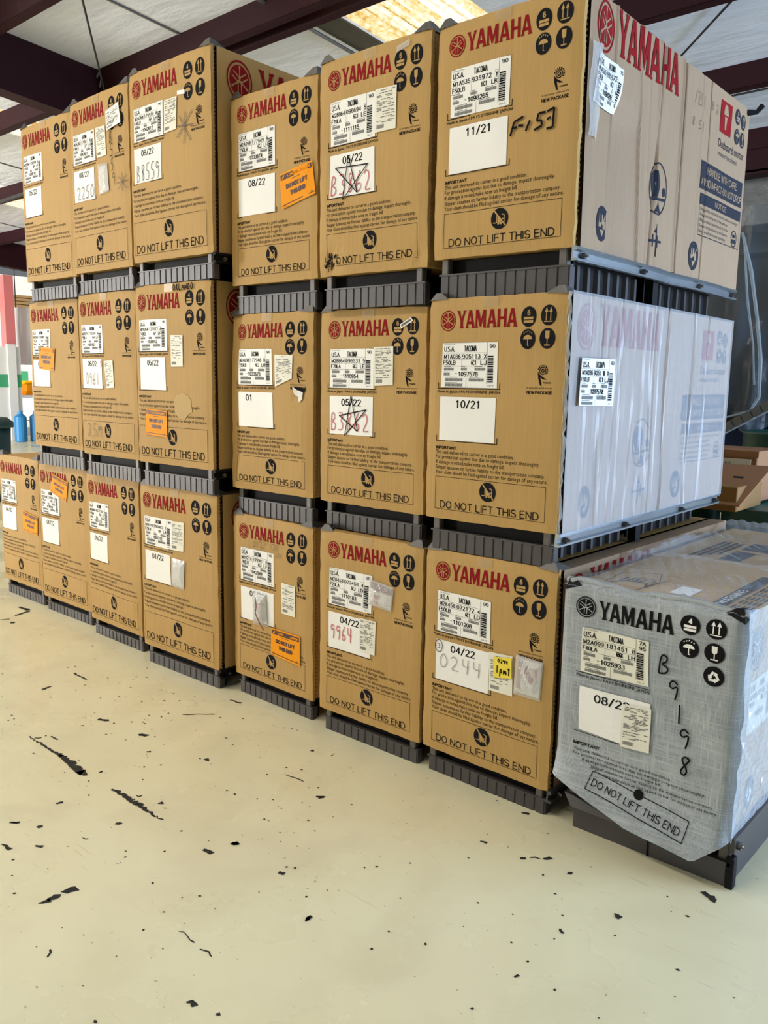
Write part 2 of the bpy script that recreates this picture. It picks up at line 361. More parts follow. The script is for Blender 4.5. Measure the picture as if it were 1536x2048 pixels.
def wordmark():
    p = PR(); adv = 1.0; x = 0
    def Q(*pts): p.poly([(x+a, b) for a, b in pts])
    for ch in 'YAMAHA':
        if ch == 'Y':
            Q((-.02,1),(.30,1),(.30,.93),(.27,.93),(.49,.5),(.36,.42),(.06,.93),(-.02,.93)); Q((.64,1),(.92,1),(.92,.93),(.86,.93),(.60,.42),(.46,.52),(.68,.93),(.64,.93))
            Q((.34,.07),(.60,.07),(.60,.44),(.47,.52),(.34,.44)); Q((.27,0),(.67,0),(.67,.07),(.27,.07)); x += .88
        elif ch == 'A':
            Q((.05,.05),(.24,.05),(.50,.80),(.46,1),(.36,1)); Q((.70,.05),(.96,.05),(.64,1),(.46,1),(.48,.78)); Q((.22,.22),(.76,.22),(.70,.38),(.30,.38))
            Q((0,0),(.32,0),(.32,.06),(0,.06)); Q((.64,0),(1,0),(1,.06),(.64,.06)); x += 1.02
        elif ch == 'M':
            Q((.04,.05),(.22,.05),(.22,1),(.04,1)); Q((.82,.05),(1.08,.05),(1.08,1),(.82,1)); Q((.18,1),(.34,1),(.60,.40),(.54,.05),(.48,.05),(.20,.66)); Q((.80,1),(.90,1),(.88,.62),(.58,.05),(.53,.05),(.56,.36))
            Q((0,0),(.3,0),(.3,.06),(0,.06)); Q((.78,0),(1.12,0),(1.12,.06),(.78,.06)); x += 1.17
        else:
            Q((.04,0),(.30,0),(.30,1),(.04,1)); Q((.66,0),(.92,0),(.92,1),(.66,1)); Q((.28,.42),(.68,.42),(.68,.58),(.28,.58)); x += .97
    W0 = x
    p.v = [(a/W0, b) for a, b in p.v]
    return p
WM = wordmark()
def fork_disc():
    p = PR(); p.disc(0, 0, .78); p.ring(0, 0, .90, 1.0)
    return p
FD = fork_disc()
def forks():
    p = PR()
    for k in range(3):
        a = pi/2+k*2*pi/3; ux, uy = cos(a), sin(a); nx, ny = -uy, ux
        P = lambda r, t: (ux*r+nx*t, uy*r+ny*t)
        p.line(P(-.02, 0), P(.88, 0), .085); p.line(P(.7, 0), P(.88, 0), .14)
        p.line(P(-.03, -.16), P(-.03, .16), .09)
        for sgn in (-1, 1): p.line(P(0, .15*sgn), P(-.76, .15*sgn), .085)
    return p
FK = forks()
def picto(kind, digit='6'):
    p = PR()
    if kind == 'stack':
        p.rect(-.62, -.62, .62, -.36); p.rect(-.62, -.28, .62, -.02)
        p.caps(digit, -.2, .1, .42, .58, .24)
    elif kind == 'arrows':
        for x in (-.28, .28): p.rect(x-.06, -.5, x+.06, .45); p.poly([(x-.22, .3), (x+.22, .3), (x, .78)])
        p.rect(-.55, -.66, .55, -.56)
    elif kind == 'umbrella':
        p.disc(0, -.02, .58, .42, 18, 0, pi); p.rect(-.05, -.66, .05, 0); p.line((0, -.64), (.16, -.64), .08)
        for k, x in enumerate((-.5, -.25, 0, .25, .5)): p.line((x-.04, .52+.1*(2-abs(k-2))), (x+.05, .66+.1*(2-abs(k-2))), .09)
    elif kind == 'glass':
        p.poly([(-.28, .72), (.28, .72), (.26, .1), (.12, -.05), (-.12, -.05), (-.26, .1)]); p.rect(-.05, -.6, .05, 0); p.rect(-.36, -.72, .36, -.6)
    elif kind == 'nolift':
        p.poly([(-.22, -.38), (.2, -.38), (.2, -.12), (.05, -.05), (-.05, .25), (-.22, .25)]); p.disc(-.1, -.46, .12, n=12); p.disc(.2, -.46, .12, n=12)
        p.rect(-.34, -.42, -.26, .42); p.rect(-.72, -.42, -.3, -.33); p.line((.25, .42), (.55, .3), .1); p.rect(.5, -.5, .6, .35); p.rect(.26, -.1, .55, 0)
        p.line((-.62, .78), (.72, -.72), .14)
    elif kind == 'recycle':
        V = [(.62*cos(pi/2+k*2*pi/3), .62*sin(pi/2+k*2*pi/3)-.08) for k in range(3)]
        for k in range(3):
            a, b = V[k], V[(k+1) % 3]; L = lambda t: (a[0]+(b[0]-a[0])*t, a[1]+(b[1]-a[1])*t)
            p.line(L(.08), L(.62), .24); dx, dy = (b[0]-a[0]), (b[1]-a[1]); l = sqrt(dx*dx+dy*dy); nx, ny = -dy/l*.26, dx/l*.26
            q = L(.6); p.poly([(q[0]-nx, q[1]-ny), L(.92), (q[0]+nx, q[1]+ny)])
    elif kind == 'hands':
        p.rect(-.62, -.2, -.2, .05); p.rect(.1, -.3, .5, .15); p.rect(-.1, -.05, .1, .5); p.line((-.5, .5), (-.5, 0), .12); p.line((.5, .5), (.2, .1), .12); p.poly([(-.35, -.35), (.35, -.35), (0, -.75)])
    return p
def harmony():
    p = PR()
    p.poly([(-.5, .35), (-.28, .1), (-.02, -1), (-.2, -.95), (-.42, -.3)]); p.poly([(-.45, .2), (-.1, -.05), (.5, -.42), (.1, -.38), (-.35, -.1)])
    p.ring(.05, .42, .30, .38, n=16); p.ring(.05, .42, .1, .2, n=10)
    for k in range(9):
        a = -.6+k*.42; p.line((.05+.44*cos(a), .42+.44*sin(a)), (.05+.56*cos(a+.1), .42+.56*sin(a+.1)), .12)
    p.caps('YAMAHA', .1, -.78, .85, .16, .22)
    return p
HM = harmony()

HW = {  # hand-written strokes in a unit cell
 '0': [[(.5,1),(.15,.75),(.1,.3),(.4,0),(.8,.2),(.9,.65),(.5,1)]], '1': [[(.5,1),(.5,0)]], '2': [[(.1,.8),(.4,1),(.8,.8),(.7,.5),(.1,0),(.95,.05)]],
 '3': [[(.1,.95),(.6,1),(.8,.8),(.4,.55),(.85,.35),(.6,.02),(.1,.05)]], '4': [[(.2,1),(.15,.5),(.85,.5)],[(.75,1),(.7,0)]], '5': [[(.9,1),(.3,.97),(.2,.55),(.7,.55),(.85,.25),(.5,0),(.1,.08)]],
 '6': [[(.7,1),(.25,.6),(.1,.2),(.4,0),(.8,.15),(.7,.45),(.2,.35)]], '8': [[(.8,.85),(.45,1),(.2,.78),(.75,.3),(.5,0),(.15,.2),(.8,.85)]], '9': [[(.8,.8),(.45,1),(.15,.75),(.4,.5),(.8,.75),(.8,.4),(.65,0)]],
 '7': [[(.1,1),(.9,.95),(.4,0)]], 'L': [[(.2,1),(.15,0),(.9,.05)]],
 'B': [[(.15,0),(.2,1),(.7,.9),(.65,.6),(.2,.5),(.85,.35),(.7,.05),(.15,0)]], 'F': [[(.2,0),(.25,.95),(.9,1)],[(.25,.5),(.75,.55)]], '-': [[(.1,.5),(.9,.55)]], '/': [[(.1,0),(.9,1)]], "'": [[(.4,.9),(.5,.7)]],
 'S': [[(.9,.9),(.4,1),(.2,.7),(.8,.35),(.5,0),(.1,.1)]], 'M': [[(.05,0),(.25,1),(.5,.3),(.75,1),(.95,0)]], 'O': [[(.5,1),(.1,.6),(.3,.05),(.8,.1),(.9,.7),(.5,1)]], 'R': [[(.15,0),(.2,1),(.8,.85),(.25,.5),(.9,0)]],
 'A': [[(.05,0),(.5,1),(.95,0)],[(.25,.4),(.75,.4)]], 'N': [[(.1,0),(.15,1),(.85,0),(.9,1)]], 'D': [[(.15,0),(.2,1),(.8,.7),(.7,.2),(.15,0)]], 'p': [[(.15,-.4),(.2,.6),(.7,.55),(.7,.15),(.2,.1)]], 'm': [[(.05,0),(.1,.6),(.45,.5),(.48,0),(.5,.5),(.85,.5),(.9,0)]],
 '^': [[(.5,0),(.5,1)],[(.25,.75),(.5,1),(.75,.75)]], '*': [[(.5,0),(.5,1)],[(0,.5),(1,.55)],[(.15,.15),(.85,.9)],[(.1,.85),(.9,.1)]], '(': [[(.7,1),(.3,.6),(.6,0)]], ' ': [], '.': [[(.3,0),(.5,.05)]],
}
def hand(p, t, x0, y0, x1, y1, w, slope=0):
    n = len(t); cw = (x1-x0)/n
    for i, ch in enumerate(t):
        for st in HW[ch]:
            for _ in (0, 1):
                if len(st) > 2: st = [st[0]]+[q for a, b in zip(st, st[1:]) for q in ((a[0]*.75+b[0]*.25, a[1]*.75+b[1]*.25), (a[0]*.25+b[0]*.75, a[1]*.25+b[1]*.75))]+[st[-1]]
            p.stroke([(x0+(i+.08+.84*a)*cw, y0+(y1-y0)*b+slope*(i/max(1, n-1))) for a, b in st], w)

# ------------------------------------------------------------------ the crates
# name: x, y, yaw, width, z of the carton's underside, carton height (metres)
BX = dict(T6=(-0.902,-0.003,0.014,0.491,1.716,0.685), M6=(-0.899,-0.016,0.013,0.487,0.893,0.699), B6=(-0.898,-0.005,-0.006,0.499,0.086,0.699),
 T5=(-1.409,-0.015,0.006,0.484,1.697,0.711), M5=(-1.439,0.023,0.004,0.493,0.885,0.695), B5=(-1.402,-0.012,0.008,0.490,0.085,0.698),
 T4=(-1.924,0.003,0.019,0.474,1.699,0.699), M4=(-1.951,0.015,-0.008,0.483,0.888,0.697), B4=(-1.945,0.011,-0.016,0.486,0.085,0.694),
 T3=(-2.501,-0.076,0.008,0.551,1.821,0.765), M3=(-2.516,-0.067,0.017,0.528,0.957,0.766), B3=(-2.557,-0.043,0.010,0.562,0.088,0.762),
 T2=(-3.071,-0.036,-0.020,0.509,1.819,0.766), M2=(-3.078,-0.027,-0.004,0.498,0.954,0.766), B2=(-3.148,0.018,-0.014,0.489,0.083,0.763),
 T1=(-3.635,-0.004,0.009,0.499,1.819,0.765), M1=(-3.701,0.031,0.003,0.505,0.954,0.764), B1=(-3.761,0.068,0.002,0.522,0.080,0.767),
 B0=(-4.302,0.088,-0.004,0.500,0.090,0.767))
DEP = 1.36
# print layout, fractions of the face
LR = dict(logo=(.148,.902,.061,.0455), yam=(.222,.867,.674,.944), ic=[(.751,.906),(.886,.909),(.751,.814),(.884,.815)], icr=(.052,.042),
          label=(.11,.605,.54,.805), made=(.082,.563,.582,.596), date=(.107,.366,.537,.564), harm=(.86,.664,.062,.04), np=(.755,.93,.585,.599),
          imp=(.081,.247,.324,.339), lines=[(.683,.303),(.866,.281),(.62,.257),(.905,.233),(.926,.210)], fr=(.081,.044,.92,.197), nl=(.5,.147,.063,.044), dn=(.122,.878,.05,.085))
LL = dict(logo=(.105,.908,.058,.047), yam=(.178,.866,.622,.948), ic=[(.748,.912),(.888,.91),(.748,.812),(.888,.812)], icr=(.054,.042),
          label=(.065,.637,.445,.812), made=(.05,.45,.615,.627), date=(.06,.42,.415,.602), harm=(.868,.684,.066,.042), np=(.782,.936,.613,.625),
          imp=(.03,.2,.374,.388), lines=[(.66,.351),(.86,.324),(.57,.298),(.915,.272),(.94,.246)], fr=(.028,.038,.945,.215), nl=(.485,.158,.058,.045), dn=(.055,.905,.047,.09))
TXT = ['This unit delivered to carrier in a good condition.', 'For protection against loss due to damage, inspect thoroughly.', 'If damage is noted,make note on freight bill.',
       'Shipper assumes no further liability to the transportation company.', 'Your claim should be filed against carrier for damage of any nature.']

class Crate: pass
def noise2(seed, amp):
    r = random.Random(seed); k = [(r.uniform(2, 9), r.uniform(2, 8), r.uniform(0, 6.28), r.uniform(.4, 1)) for _ in range(5)]
    return lambda a, b: amp*sum(w*sin(p*a+q*b+ph) for p, q, ph, w in k)/2.5

def label_print(p, q, code):
    """fine print of the shipping label in unit coordinates: p black, q softer bars"""
    a, b_, c, d, e, f, g = code
    T = p.caps
    T('U.S.A.', .03, .80, .20, .12, .10); T('TACOMA', .40, .80, .23, .13, .085, .24)
    if '|' in g: T('7A', .86, .88, .1, .085, .13); T('95', .86, .77, .1, .085, .13)
    else: T('90', .86, .87, .10, .08, .13)
    T(a, .03, .645, .31, .10, .115, .26); T(b_, .37, .645, .33, .10, .115, .26); T(c, .76, .645, .05, .10, .12)
    T(d, .02, .505, .23, .10, .12); T(e, .53, .505, .10, .10, .11); T(f, .70, .505, .11, .10, .13)
    T(g.split('|')[0], .30, .255, .36, .105, .13); p.rect(.25, .315, .28, .325)
    for x0, x1, y0, y1 in ((.04,.22,.385,.45),(.35,.46,.385,.45),(.60,.79,.385,.45),(.04,.15,.275,.335),(.07,.39,.145,.215),(.50,.77,.145,.215),(.07,.39,.03,.095)):
        n = max(6, int((x1-x0)*70))
        for i in range(n): q.rect(x0+(x1-x0)*i/n, y0, x0+(x1-x0)*(i+.72)/n, y1)
        q.rect(x0, y1+.015, x0+(x1-x0)*.7, y1+.026)
    r = random.Random(3); y = .12
    while y < .68:
        h = r.choice((.012, .02, .03)); p.rect(.83, y, .93, y+h); y += h+r.choice((.01, .016))
    for y in (.77, .625, .48): q.rect(.0, y, .82, y+.006)
    q.rect(.815, .1, .82, 1); q.rect(.36, .48, .364, .77); q.rect(.45, .0, .454, .23); q.text('661-4', .84, .04, .1, .04)
    q.text('DESTINATION', .03, .945, .2, .03); q.rect(0, .0, 1, .006); q.rect(0, .994, 1, 1)

def slip_print(p, seed):
    r = random.Random(seed); y = .95
    while y > .2:
        x = .08
        while x < .8:
            w = r.uniform(.06, .25)
            if r.random() < .62: p.rect(x, y-.012, min(.93, x+w), y+.006)
            x += w+.04
        y -= r.choice((.03, .036, .06))
    for i in range(22): p.rect(.08+.36*i/22, .07, .08+.36*(i+.6)/22, .16)

def quad_map(F, P, w, h, off):
    """unit (s,t) -> face through four corners P = TL TR BL BR (face fractions)"""
    tl, tr, bl, br = P
    def fn(s, t):
        a = [(bl[k]*(1-s)+br[k]*s)*(1-t)+(tl[k]*(1-s)+tr[k]*s)*t for k in (0, 1)]
        return F(a[0]*w, a[1]*h, off)
    return fn
def sheet(name, m, parent, fn, nu=6, nv=6):
    mb = MB(); mb.grid(nu, nv, fn); return mb.build(name, m, parent)

CR = {}
def crate(key, label, layout, digit, code, date, bulge=.004, dents=(), th=None, depth=DEP, side=False, group=None):
    x, y, yaw, w, z, h = BX[key]
    below = {'T': 'M', 'M': 'B'}.get(key[0]); zb = 0 if below is None else BX[below+key[1]][4]+BX[below+key[1]][5]+.003
    th = z-zb
    root = empty('motor_crate', (x, y, zb), label, 'crate', group, yaw)
    c = Crate(); c.root = root; c.w, c.h, c.th = w, h, th; c.key = key
    nf = noise2(hash(key) % 999 if False else sum(map(ord, key))*7, 1.0)
    def bl(u, v):
        e = min(u/w, 1-u/w, v/h, 1-v/h); e = max(0, min(1, e/.12))
        d = bulge*(.35+nf(u/w*1.2, v/h*1.2))*e
        for du, dv, r, a in dents:
            q = ((u/w-du)**2+(v/h-dv)**2)/(r*r)
            if q < 9: d += a*math.exp(-q)
        return d
    F = lambda u, v, off=0: (u, -bl(u, v)-off, th+v)
    c.F = F
    # front panel with thickness
    mb = MB(); nu, nv = 16, 20
    jit = random.Random(key)
    jl = [jit.uniform(-.0022, .0022) for _ in range(nv+1)]; jr = [jit.uniform(-.0022, .0022) for _ in range(nv+1)]
    jb = [jit.uniform(-.002, .001) for _ in range(nu+1)]; jt = [jit.uniform(-.001, .002) for _ in range(nu+1)]
    def P(i, j):
        u = w*i/nu; v = h*j/nv
        p = list(F(u, v))
        if i == 0: p[0] += jl[j]; p[1] += .003
        if i == nu: p[0] += jr[j]; p[1] += .003
        if j == 0: p[2] += jb[i]; p[1] += .002
        if j == nv: p[2] += jt[i]; p[1] += .004
        return tuple(p)
    vs = [P(i, j) for j in range(nv+1) for i in range(nu+1)]
    fs = [(j*(nu+1)+i, j*(nu+1)+i+1, (j+1)*(nu+1)+i+1, (j+1)*(nu+1)+i) for j in range(nv) for i in range(nu)]
    loop = [i for i in range(nu+1)]+[j*(nu+1)+nu for j in range(1, nv+1)]+[nv*(nu+1)+i for i in range(nu-1, -1, -1)]+[j*(nu+1) for j in range(nv-1, 0, -1)]
    o0 = len(vs); vs += [(vs[k][0], .018, vs[k][2]) for k in loop]; n = len(loop)
    fs += [(loop[(k+1) % n], loop[k], o0+k, o0+(k+1) % n) for k in range(n)]
    mb.add(vs, fs); mb.build('front_panel', 'kraft', root)
    # carton body
    mb = MB(); mb.bbox(.004, w-.004, .017, depth, th+.001, th+h-.002, .004)
    c.body = mb.build('carton', 'kraft', root)
    # corrugated edge seen at the right front corner
    mb = MB(); n = int(h/.015)
    for k in range(n):
        z0 = th+h*k/n; mb.add([(w-.003, .0175, z0), (w+.0025, .021, z0+h/n*.5), (w-.003, .0175, z0+h/n), (w-.003, .027, z0+h/n*.5)], [(0, 1, 2), (1, 3, 2), (0, 3, 1)])
    e = mb.build('flute_edge', 'flute', root)
    # front steel base
    ph = max(.05, min(th*.62, .078)); base_panel(root, .022, w-.012, ph)
    for px in (.024, w-.05):
        mb = MB(); mb.bbox(px, px+.026, .014, .04, ph-.004, th+.001, .003); mb.build('corner_post', 'steel_post', root)
    mb = MB(); mb.box(.016, w-.105, .046, depth-.05, .004, th-.002); mb.box(w-.106, w-.02, .046, .056, .004, th-.002); mb.build('base_deck', 'steel_dark', root)
    # top corner brackets
    for sx in (0, 1):
        bx = 0 if sx == 0 else w; s_ = 1 if sx == 0 else -1
        mb = MB(); t = th+h; a = .07; bh = .026 if key[0] == 'T' or key == 'B0' else .02
        mb.add([(bx, .0, t-.004), (bx+s_*a, .0, t-.001), (bx, .09, t-.004), (bx+s_*.014, .012, t+bh), (bx+s_*.034, .012, t+bh), (bx+s_*.014, .03, t+bh)],
               [(0, 1, 4, 3), (0, 3, 5, 2), (3, 4, 5), (1, 2, 5, 4), (0, 2, 1)])
        mb.build('corner_bracket', 'steel_bracket', root)
    # ---- print
    Lo = layout
    def grp(name, m, pr, off=.0011, par=root): return pr.build(name, m, par, lambda a, b: F(a, b, off))
    lx, ly, rx, ry = Lo['logo']
    p = PR(); p.extend(FD, lx*w, ly*h, rx*w, ry*h); em = grp('brand_emblem', 'print_red', p)
    p = PR(); p.extend(FK, lx*w, ly*h, rx*w*.82, ry*h*.82); grp('emblem_forks', 'kraft', p, .0017, em)
    x0, y0, x1, y1 = Lo['yam']; p = PR(); p.extend(WM, x0*w, y0*h, (x1-x0)*w, (y1-y0)*h); grp('brand_lettering', 'print_red', p)
    for (ix, iy), kd in zip(Lo['ic'], ('stack', 'arrows', 'umbrella', 'glass')):
        p = PR(); p.disc(ix*w, iy*h, Lo['icr'][0]*w, Lo['icr'][1]*h); dd = grp('handling_symbol', 'print_icon', p)
        p = PR(); p.extend(picto(kd, digit), ix*w, iy*h, Lo['icr'][0]*w, Lo['icr'][1]*h); grp('pictogram', 'kraft', p, .0017, dd)
    hx, hy, hw_, hh = Lo['harm']; p = PR(); p.extend(HM, hx*w, hy*h, hw_*w, hh*h*1.1)
    a, b, v0, v1 = Lo['np']; p.caps('NEW PACKAGE', a*w, v0*h, (b-a)*w, (v1-v0)*h, .19, .24); p.text('In harmony with nature', a*w, v1*h+.006, (b-a)*w, .006, slant=.2)
    grp('harmony_emblem', 'print_black', p)
    p = PR(); a, b, v0, v1 = Lo['imp']; p.caps('IMPORTANT', a*w, v0*h, (b-a)*w, (v1-v0)*h, .2, .22)
    for t, (b, v) in zip(TXT, Lo['lines']): p.text(t, a*w, v*h, (b-a)*w, .0118)
    grp('notice_text', 'print_black', p)
    p = PR(); a, b, v0, v1 = Lo['made']; p.text('Made in Japan / PAYS D\'ORIGINE JAPON', a*w, v0*h, (b-a)*w, (v1-v0)*h*.85, bold=.0005); grp('origin_text', 'print_black', p)
    for (q0, r0, q1, r1) in (Lo['label'], Lo['date']):
        p = PR(); q0, q1, r0 = (q0-.026)*w, (q1+.022)*w, r0*h-.002
        p.rect(q0, r0-.0016, q1, r0+.0006); p.rect(q0, r0, q0+.0022, r0+.018); p.rect(q1-.0022, r0, q1, r0+.018); grp('label_bracket', 'print_black', p)
    fx0, fy0, fx1, fy1 = Lo['fr']; p = PR(); t = .0013
    fx0, fx1, fy0, fy1 = fx0*w, fx1*w, fy0*h, fy1*h
    for k in range(6):
        aa, bb = fx0+(fx1-fx0)*k/6, fx0+(fx1-fx0)*(k+1)/6; p.rect(aa, fy0, bb, fy0+t); p.rect(aa, fy1-t, bb, fy1)
    for k in range(3):
        aa, bb = fy0+(fy1-fy0)*k/3, fy0+(fy1-fy0)*(k+1)/3; p.rect(fx0, aa, fx0+t, bb); p.rect(fx1-t, aa, fx1, bb)
    a, b, v0, v1 = Lo['dn']; p.caps('DO NOT LIFT THIS END', a*w, v0*h, (b-a)*w, (v1-v0)*h, .115, .2)
    grp('warning_lettering', 'print_black', p)
    nx, ny, rx, ry = Lo['nl']; p = PR(); p.disc(nx*w, ny*h, rx*w, ry*h); dd = grp('handling_symbol', 'print_icon', p)
    p = PR(); p.extend(picto('nolift'), nx*w, ny*h, rx*w, ry*h); grp('pictogram', 'kraft', p, .0017, dd)
    sheet('packing_tape', 'tape', root, quad_map(F, [(.42,.998),(.53,.998),(.42,.955),(.53,.955)], w, h, .0012), 2, 2)
    # ---- labels
    q0, r0, q1, r1 = Lo['label']; Pq = c.label_quad = [(q0, r1), (q1, r1), (q0, r0), (q1, r0)]
    lab = sheet('shipping_label', 'paper', root, quad_map(F, Pq, w, h, .0017))
    p, q = PR(), PR(); label_print(p, q, code)
    fn = quad_map(F, Pq, w, h, .0024); p.build('label_text', 'label_ink', lab, fn); q.build('label_bars', 'label_ink_soft', lab, quad_map(F, Pq, w, h, .0022))
    q0, r0, q1, r1 = Lo['date']; Pq = [(q0, r1), (q1, r1), (q0, r0), (q1, r0)]
    lab = sheet('date_label', 'paper', root, quad_map(F, Pq, w, h, .0017)); c.date = lab
    p = PR(); p.caps(date, .28 if len(date) > 3 else .22, .75, .46 if len(date) > 3 else .2, .18, .12, .22)
    p.build('date_text', 'label_ink', lab, quad_map(F, Pq, w, h, .0023))
    CR[key] = c; return c

def base_panel(root, x0, x1, ph, y=.012, mname='steel_paint', ribs=13):
    """pressed sheet with upright ribs, folded lip at the top"""
    mb = MB(); prof = []; n = ribs; pw = (x1-x0)/n
    for k in range(n):
        a = x0+k*pw; prof += [(a, y+.0045), (a+pw*.07, y), (a+pw*.84, y), (a+pw*.91, y+.0045)]
    prof += [(x1, y+.0045)]
    vs = []; fs = []
    for z in (.0, ph*.94): vs += [(a, b, z) for a, b in prof]
    m_ = len(prof); fs += [(i, i+1, m_+i+1, m_+i) for i in range(m_-1)]
    mb.add(vs, fs); mb.box(x0-.004, x1+.004, y-.003, y+.014, ph*.93, ph); mb.box(x0, x1, y+.003, y+.03, 0, ph*.93)
    return mb.build('ribbed_panel', mname, root)

# stickers and handwriting -------------------------------------------------
def slip(c, P, seed, m='paper_aged', name='delivery_slip', off=.0034):
    s = sheet(name, m, c.root, quad_map(c.F, P, c.w, c.h, off))
    p = PR(); slip_print(p, seed); p.build('slip_text', 'label_ink_soft', s, quad_map(c.F, P, c.w, c.h, off+.0007)); return s
def orange(c, P, off=.0048):
    s = sheet('warning_sticker', 'orange', c.root, quad_map(c.F, P, c.w, c.h, off), 4, 4)
    s['label'] = 'orange load warning sticker'
    p = PR(); p.rect(.03, .80, .97, .95); p.rect(.02, .07, .98, .095); p.caps('DO NOT LIFT', .17, .50, .66, .14, .24, .24); p.caps('THIS END', .27, .28, .48, .14, .24, .24); p.rect(.36, .735, .62, .75)
    p.text('1-200', .06, .02, .08, .03); p.poly([(.86, .11), (.93, .11), (.91, .15)])
    p.build('sticker_ink', 'orange_ink', s, quad_map(c.F, P, c.w, c.h, off+.0007))
    p = PR(); p.caps('LOAD COMPLIANCE', .25, .835, .69, .08, .22, .24); p.poly([(.07, .83), (.12, .92), (.16, .92), (.13, .84)])
    p.build('sticker_heading', 'orange', s, quad_map(c.F, P, c.w, c.h, off+.0014)); return s
def pouch(c, P, seed, red=None, scrawl=None, off=.006, puff=.012):
    r = noise2(seed, .004); F = c.F
    def Fo(u, v, o_): return F(u, v, o_)
    tl, tr, bl_, br = P
    def fn(s, t, o_=off):
        a = [(bl_[k]*(1-s)+br[k]*s)*(1-t)+(tl[k]*(1-s)+tr[k]*s)*t for k in (0, 1)]
        e = max(0, min(s, 1-s, t, 1-t)*4); return F(a[0]*c.w, a[1]*c.h, o_+min(1, e)*(puff*.5+abs(r(s*2, t*2))*1.5))
    inner = sheet('pouch_paper', 'paper', c.root, lambda s, t: fn(.06+.88*s, .06+.88*t, off-.004), 4, 4)
    if red:
        p = PR(); n = 8
        a0, b0, a1, b1 = red
        for k in range(n):
            for j in range(n): p.rect(a0+(a1-a0)*k/n, b0+(b1-b0)*j/n, a0+(a1-a0)*(k+1)/n, b0+(b1-b0)*(j+1)/n)
        p.build('red_strip', 'pouch_red', inner, lambda s, t: fn(s, t, off-.003))
    if scrawl:
        p = PR(); hand(p, *scrawl, .03); p.build('handwriting', 'marker_red', inner, lambda s, t: fn(s, t, off-.003))
    return sheet('document_pouch', 'pouch_film', c.root, fn, 14, 14)
def ink(c, t, x0, y0, x1, y1, m='marker', wd=.004, slope=0, off=.0042, par=None, name='handwriting'):
    p = PR(); hand(p, t, x0*c.w, y0*c.h, x1*c.w, y1*c.h, wd, slope*c.h)
    return p.build(name, m, par or c.root, lambda a, b: c.F(a, b, off))
def strokes(c, sts, m='marker', wd=.004, off=.0046, name='handwriting'):
    p = PR()
    for st in sts: p.stroke([(a*c.w, b*c.h) for a, b in st], wd)
    return p.build(name, m, c.root, lambda a, b: c.F(a, b, off))
def blob(c, cu, cv, ru, rv, m, name, off=.002, seed=1, n=22):
    r = random.Random(seed); p = PR(); p.poly([(c.w*(cu+ru*cos(2*pi*k/n)*r.uniform(.75, 1.1)), c.h*(cv+rv*sin(2*pi*k/n)*r.uniform(.75, 1.1))) for k in range(n)])
    return p.build(name, m, c.root, lambda a, b: c.F(a, b, off))

G1 = 'boxed outboard motors stacked in the right-hand wall of crates'
G2 = 'boxed outboard motors stacked in the left-hand wall of crates'
# ------------------------------------------------------------------ building shell
def slab(name, x0, x1, y0, y1, z0, z1, m):
    mb = MB(); mb.box(x0, x1, y0, y1, z0, z1); return struct(mb.build(name, m))
FL = slab('floor', -17.4, 6.2, -10, 7.6, -.2, 0, 'floor_paint')
g = slab('trim_1', -40, -17.4, -20, 30, -.25, -.02, 'concrete_ground'); g['label'] = 'sunlit concrete yard outside the open bay'
RH = lambda y: 4.5-.083*y          # underside of the roof
def roofquad(x0, x1, y0, y1, d0, d1):
    mb = MB(); a, b = RH(y0), RH(y1)
    mb.add([(x0,y0,a+d0),(x1,y0,a+d0),(x1,y1,b+d0),(x0,y1,b+d0),(x0,y0,a+d1),(x1,y0,a+d1),(x1,y1,b+d1),(x0,y1,b+d1)],
           [(0,3,2,1),(4,5,6,7),(0,1,5,4),(1,2,6,5),(2,3,7,6),(3,0,4,7)]); return mb
# skylight strips run down the slope; the roof is cut around them
SKY = [(-13.6,-12.4), (-9.9,-9.1), (-4.33,-3.3)]
edges = [-16.9]; 
for a, b in SKY: edges += [a, b]
edges.append(6.2)
roof = MB()
for i in range(0, len(edges), 2): 
    q = roofquad(edges[i], edges[i+1], -10, 7.6, 0, .12); roof.add(q.v, q.f)
CEIL = struct(roof.build('ceiling', 'insulation'))
for a, b in SKY:
    mb = MB(); n = 14
    for k in range(n):
        x0, x1 = a+(b-a)*k/n, a+(b-a)*(k+1)/n; xs = (x0, x0+(x1-x0)*.3, x0+(x1-x0)*.5, x0+(x1-x0)*.8, x1); hs = (.02, .02, .055, .055, .02)
        for j in range(4):
            mb.add([(xs[j], -10, RH(-10)+hs[j]), (xs[j], 7.6, RH(7.6)+hs[j]), (xs[j+1], 7.6, RH(7.6)+hs[j+1]), (xs[j+1], -10, RH(-10)+hs[j+1])], [(0, 1, 2, 3)])
    o = mb.build('skylight_panel', 'fibreglass', CEIL); o['label'] = 'yellowed corrugated skylight panel'
